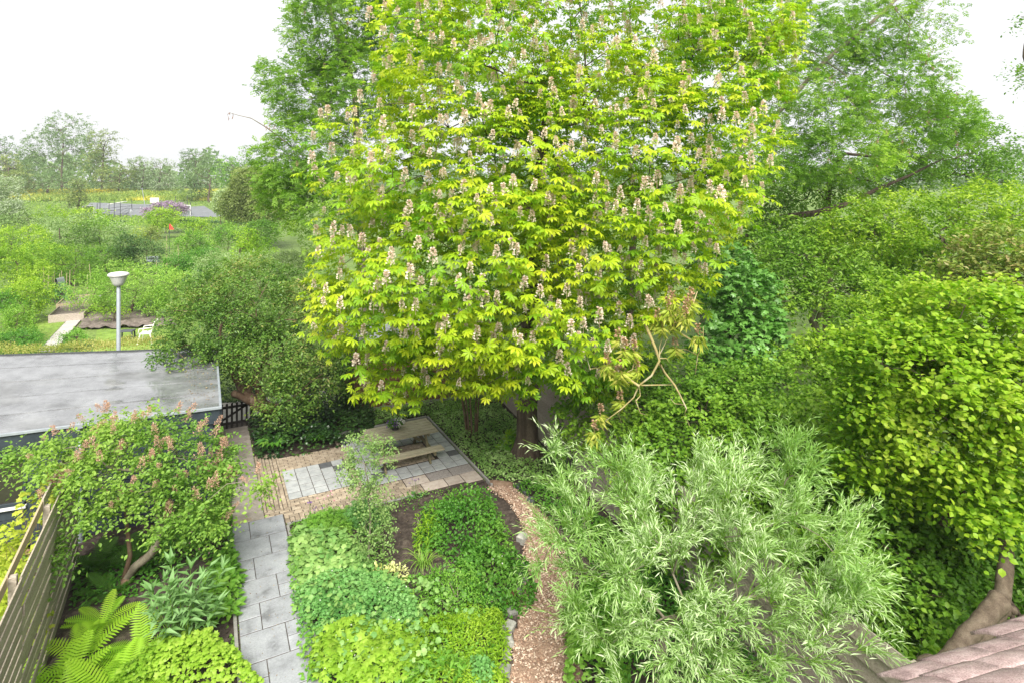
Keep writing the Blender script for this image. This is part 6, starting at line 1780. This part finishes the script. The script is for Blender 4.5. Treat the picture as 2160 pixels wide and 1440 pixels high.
for k, (x0, x1, y, Yd, hh, mt, lab) in enumerate([(380, 402, 540, 44, .7, 'clay', 'short run of orange boards round a plot'), (445, 500, 538, 45, .7, 'clay', 'long run of orange boards round a plot'), (0, 30, 590, 34, 1.0, 'dark_plastic', 'dark compost bin at the left edge'), (310, 335, 522, 54, .5, 'galv', 'pale blue lid of a water butt by the middle path')]):
    a_, b_ = at3(x0, y, Yd), at3(x1, y, Yd); a_[2] = b_[2] = 0
    mb = MB(); mb.bar(a_ + UP * hh / 2, b_ + UP * hh / 2, .35 if mt != 'clay' else .05, hh, up=UP); tag(mb.out('plot_boards' if mt == 'clay' else 'garden_bin', M[mt], loc=a_), lab, 'boards' if mt == 'clay' else 'bin')

# ------------------------------------------------------------------ pitch, meadow and far trees
sheet('football_pitch', [at3(170, 440, 124)[:2], at3(470, 440, 118)[:2], at3(430, 440, 136)[:2], at3(190, 440, 140)[:2]], 0, M['court'])
ptc = bpy.data.objects['football_pitch']
for v in ptc.data.vertices:
    w = ptc.matrix_world @ v.co
    v.co.z = terrain(v.co.x + ptc.location.x, v.co.y + ptc.location.y) + .05 - ptc.location.z


def gz(px_, Yd):
    q = at3(px_, 400, Yd); q[2] = terrain(q[0], q[1]); return q


def goal(label, px_, Yd, w=3.0, h=2.0, face=.3):
    c_ = gz(px_, Yd); t = thing('football_goal', label, 'goal', c_, 'goals on the pitch')
    s = np.array([math.cos(face), math.sin(face), 0]) * w / 2; b = np.array([-math.sin(face), math.cos(face), 0]) * 1.0
    mb = MB()
    for a_ in (-s, s): mb.tube([c_ + a_, c_ + a_ + UP * h], .07, 6); 
    mb.tube([c_ - s + UP * h, c_ + s + UP * h], .07, 6); mb.out('frame', M['white_paint'], t)
    V = np.array([c_ - s + UP * h, c_ + s + UP * h, c_ + s + b, c_ - s + b, c_ - s, c_ + s]); build('net', V, np.array([[0, 1, 2], [0, 2, 3], [0, 3, 4], [1, 5, 2]]), M['net'], t)


goal('white football goal at the left end of the pitch', 186, 122, 2.2, 2.0, 1.2)
goal('white football goal at the right end of the pitch', 388, 121, 2.4, 2.2, .2)
fn = thing('pitch_fence', 'thin dark ball fence round the pitch', 'fence', gz(230, 124))
for x, Yd, hh in ((205, 121, 2.6), (211, 124, 3.6), (230, 119, 2.8), (241, 119, 3.4), (254, 119, 3.0), (278, 130, 2.2), (340, 130, 2.2), (395, 128, 3.6), (402, 124, 2.6), (370, 130, 3.2)):
    q = gz(x, Yd); mb = MB(); mb.tube([q, q + UP * hh], .06, 5); mb.out('post', M['dark_metal'], fn)
for x0, y0, x1, y1, hh in ((205, 121, 211, 124, 2.6), (230, 119, 254, 119, 2.8), (254, 119, 278, 130, 1.2), (211, 124, 278, 130, 1.1), (370, 130, 402, 124, 2.4), (278, 130, 340, 130, 1.0), (340, 130, 370, 130, 1.0)):
    for z in (hh, hh * .5, .1):
        mb = MB(); mb.tube([gz(x0, y0) + UP * z, gz(x1, y1) + UP * z], .035, 4); mb.out('rail', M['dark_metal'], fn)
q = gz(248, 122); mb = MB(); mb.bar(q + UP * 2.4 - [1.6, 0, 0], q + UP * 2.9 + [1.6, 0, 0], 1.2, .12); tag(mb.out('shelter_panel', M['white_paint'], loc=q), 'pale slanting panel above the pitch fence', 'panel')
q = gz(326, 128); mb = MB(); mb.bar(q + UP * 2.0, q + UP * 3.1, 1.9, .1, up=(0, 1, 0)); mb.tube([q, q + UP * 2], .06, 5); tag(mb.out('backboard', M['lamp_cap'], loc=q), 'pale backboard behind the pitch', 'board')
q = gz(308, 126); mb = MB(); mb.tube([q, q + np.array([-.8, 0, 5.2])], [.09, .06], 8); mb.box(q + np.array([-.85, 0, 5.2]), .5, .2, .1); tag(mb.out('field_lamp', M['galv'], loc=q), 'leaning lamp pole beside the pitch', 'lamp post')
# a person walking on the grass in front of the pitch
pb_ = gz(276, 118)
sk = [((0, 0, .95), .15), ((0, 0, 1.2), .16), ((0, .03, 1.42), .17), ((0, .05, 1.53), .07), ((0, .07, 1.66), .11), ((0, .07, 1.76), .08), ((.09, .02, .9), .10), ((.11, -.06, .5), .075), ((.11, .02, .06), .055), ((.11, -.1, .03), .05), ((-.09, 0, .9), .10), ((-.11, .06, .5), .075), ((-.12, .16, .08), .055), ((-.12, .05, .04), .05), ((.2, .03, 1.4), .07), ((.26, -.02, 1.12), .055), ((.24, -.12, .88), .045), ((-.2, .03, 1.4), .07), ((-.27, .06, 1.12), .055), ((-.26, .0, .87), .045)]
ed = [(0, 1), (1, 2), (2, 3), (3, 4), (4, 5), (0, 6), (6, 7), (7, 8), (8, 9), (0, 10), (10, 11), (11, 12), (12, 13), (2, 14), (14, 15), (15, 16), (2, 17), (17, 18), (18, 19)]
me = bpy.data.meshes.new('person'); me.from_pydata([s[0] for s in sk], ed, []); me.materials.append(M['jacket'])
per = bpy.data.objects.new('person', me); per.location = pb_; C.objects.link(per)
md_ = per.modifiers.new('skin', 'SKIN'); per.modifiers.new('sub', 'SUBSURF').render_levels = 1
for s, sv in zip(sk, me.skin_vertices[0].data): sv.radius = (s[1], s[1])
me.skin_vertices[0].data[0].use_root = True
tag(per, 'person in grey clothes walking on the grass before the pitch', 'person')
# meadow with yellow flowers on the bank
poly = [at3(20, 400, 142)[:2], at3(520, 400, 142)[:2], at3(520, 400, 165)[:2], at3(10, 400, 165)[:2]]
n = 16000; Q = fill(poly, n); P = np.c_[Q, terrain(Q[:, 0], Q[:, 1])]
tn = np.clip(.35 + .5 * wob(np.c_[Q * .12, np.zeros(n)]) + rng.normal(size=n) * .2, 0, 1)
V, T, c = scatter('diamond', P, UP + rand_dir(n) * .6, rand_dir(n), rng.uniform(.5, 1.0, n), tn)
tag(build('flower_meadow', V, T, LM['meadow'], None, tint=c, kind='stuff', loc=P[0]), 'meadow full of yellow flowers on the far bank', 'meadow')
poly = [at3(-150, 400, 95)[:2], at3(640, 400, 95)[:2], at3(640, 400, 142)[:2], at3(-150, 400, 142)[:2]]
n = 14000; Q = fill(poly, n); Q = Q[~in_poly(Q, np.array([(ptc.location.x + v.co.x, ptc.location.y + v.co.y) for v in ptc.data.vertices]))]; n = len(Q)
V, T, c = scatter('diamond', np.c_[Q, terrain(Q[:, 0], Q[:, 1])], UP * .5 + rand_dir(n), UP + rand_dir(n) * .5, rng.uniform(.25, .5, n), rng.random(n))
tag(build('field_grass', V, T, LM['lawn'], None, tint=c, kind='stuff', loc=[Q[0][0], Q[0][1], 0]), 'short grass of the field round the pitch', 'grass')
FT = [
    ('tall_tree', 'tallest of the far trees with a wide airy crown at left', 130, 160, [(135, 275, 50, 40), (90, 300, 38, 40), (165, 320, 45, 45), (110, 350, 50, 40), (190, 290, 20, 25), (60, 340, 30, 40)], 'far', .55, .6),
    ('bare_tree', 'thin leaved tree with dark fanning branches right of the tallest', 215, 158, [(215, 300, 30, 30), (225, 330, 25, 30), (200, 350, 30, 35)], 'far_olive', .6, .4),
    ('broadleaf_tree', 'blue green tree at the left edge of the far row', 10, 170, [(10, 320, 40, 35), (45, 350, 35, 35), (-20, 340, 30, 40)], 'far', .3, .6),
    ('broadleaf_tree', 'yellow green tree at the left edge in front of the far row', 15, 150, [(10, 350, 35, 25), (30, 380, 40, 25)], 'far_olive', .8, .6),
    ('broadleaf_tree', 'low tree under the tallest tree', 100, 152, [(90, 385, 50, 25), (150, 385, 50, 25), (50, 395, 40, 20)], 'far', .5, .6),
    ('broadleaf_tree', 'olive round tree between the thin tree and the silver willows', 250, 156, [(240, 375, 45, 25), (265, 365, 25, 25)], 'far_olive', .5, .6),
    ('willow_tree', 'silver green willow left of centre in the far row', 300, 160, [(295, 355, 25, 28), (300, 385, 28, 22)], 'far_silver', .25, .6),
    ('willow_tree', 'silver green willow with a broad crown in the far row', 335, 158, [(335, 360, 30, 30), (345, 385, 30, 22)], 'far_silver', .15, .6),
    ('broadleaf_tree', 'blue green tree rising above the row behind the hedge', 410, 170, [(410, 335, 33, 25), (415, 360, 35, 30)], 'far', .35, .6),
    ('broadleaf_tree', 'dense green tree right of the blue green one', 440, 140, [(430, 375, 40, 35), (400, 390, 30, 25)], 'far', .55, .6),
    ('broadleaf_tree', 'bright round tree above the right end of the hedge', 485, 135, [(480, 360, 35, 32), (505, 385, 30, 30)], 'orchard', .3, .6),
    ('broadleaf_tree', 'dark tree just left of the ash at the end of the far row', 540, 140, [(535, 370, 40, 40), (570, 380, 40, 50), (610, 390, 40, 40)], 'far', .3, .6),
    ('larch', 'spiky young conifer in front of the tallest tree', 165, 118, [(165, 395, 18, 22), (160, 420, 22, 15)], 'far_olive', .4, .5),
]
for nm, lab, x, Yd, lobs, mt, md, dens in FT:
    lo = [plobe(a, b, Yd + rng.normal() * 1.5, c_, d_, c_ * Yd / F * .9) for a, b, c_, d_ in lobs]
    b_ = gz(x, Yd); topz = max(l[0][2] for l in lo)
    tk = np.array([b_, b_ + UP * (topz - b_[2]) * .3, b_ + [.3, 0, (topz - b_[2]) * .6], b_ + [.4, 0, (topz - b_[2]) * .9]])
    area = sum(c_ * d_ for _, _, c_, d_ in lobs) * (Yd / F) ** 2
    broadleaf(nm, lab, 'tree', b_, tk, lo, int(area * 4.6 * dens / .6) + 60, 'diamond', .52, LM[mt], M['bark'], tw=2, nl=6, L=1.7, sag=.3, shell=.45, r0=.26, n_skel=130, n_branch=8, mid=md, tip=.03)
# distant wood that closes the horizon all round
n = 18000
ang = rng.uniform(-1.05, 1.05, n); dist = rng.uniform(230, 300, n)
hgt = 9 * (1 + .4 * np.sin(ang * 37) + .25 * np.sin(ang * 91 + 1) + .15 * np.sin(ang * 211))
P = np.c_[np.sin(ang) * dist, np.cos(ang) * dist, 4.3 + rng.random(n) ** .7 * hgt]
V, T, c = scatter('diamond', P, rand_dir(n), UP * .6 + rand_dir(n), rng.uniform(1.4, 2.8, n), clump_tint(P, .4, f=.05))
tag(build('woodland', V, T, LM['far'], None, tint=c, kind='stuff', loc=[0, 230, 4]), 'distant belt of trees along the horizon', 'wood')

# ------------------------------------------------------------------ light haze over the far field
hz = MB(); hz.box((0, 640, -1.2), 2400, 1500, 32, b=.5)
hzo = hz.out('haze', None, loc=(0, 640, -1.2))
m, nt, out = new_mat('haze')
pv_ = N(nt, 'ShaderNodeVolumePrincipled', Density=.0005)
pv_.inputs['Color'].default_value = (.93, .96, 1.0, 1)
pv_.inputs['Anisotropy'].default_value = .2
nt.links.new(pv_.outputs[0], out.inputs['Volume'])
hzo.data.materials.append(m); hzo['kind'] = 'stuff'
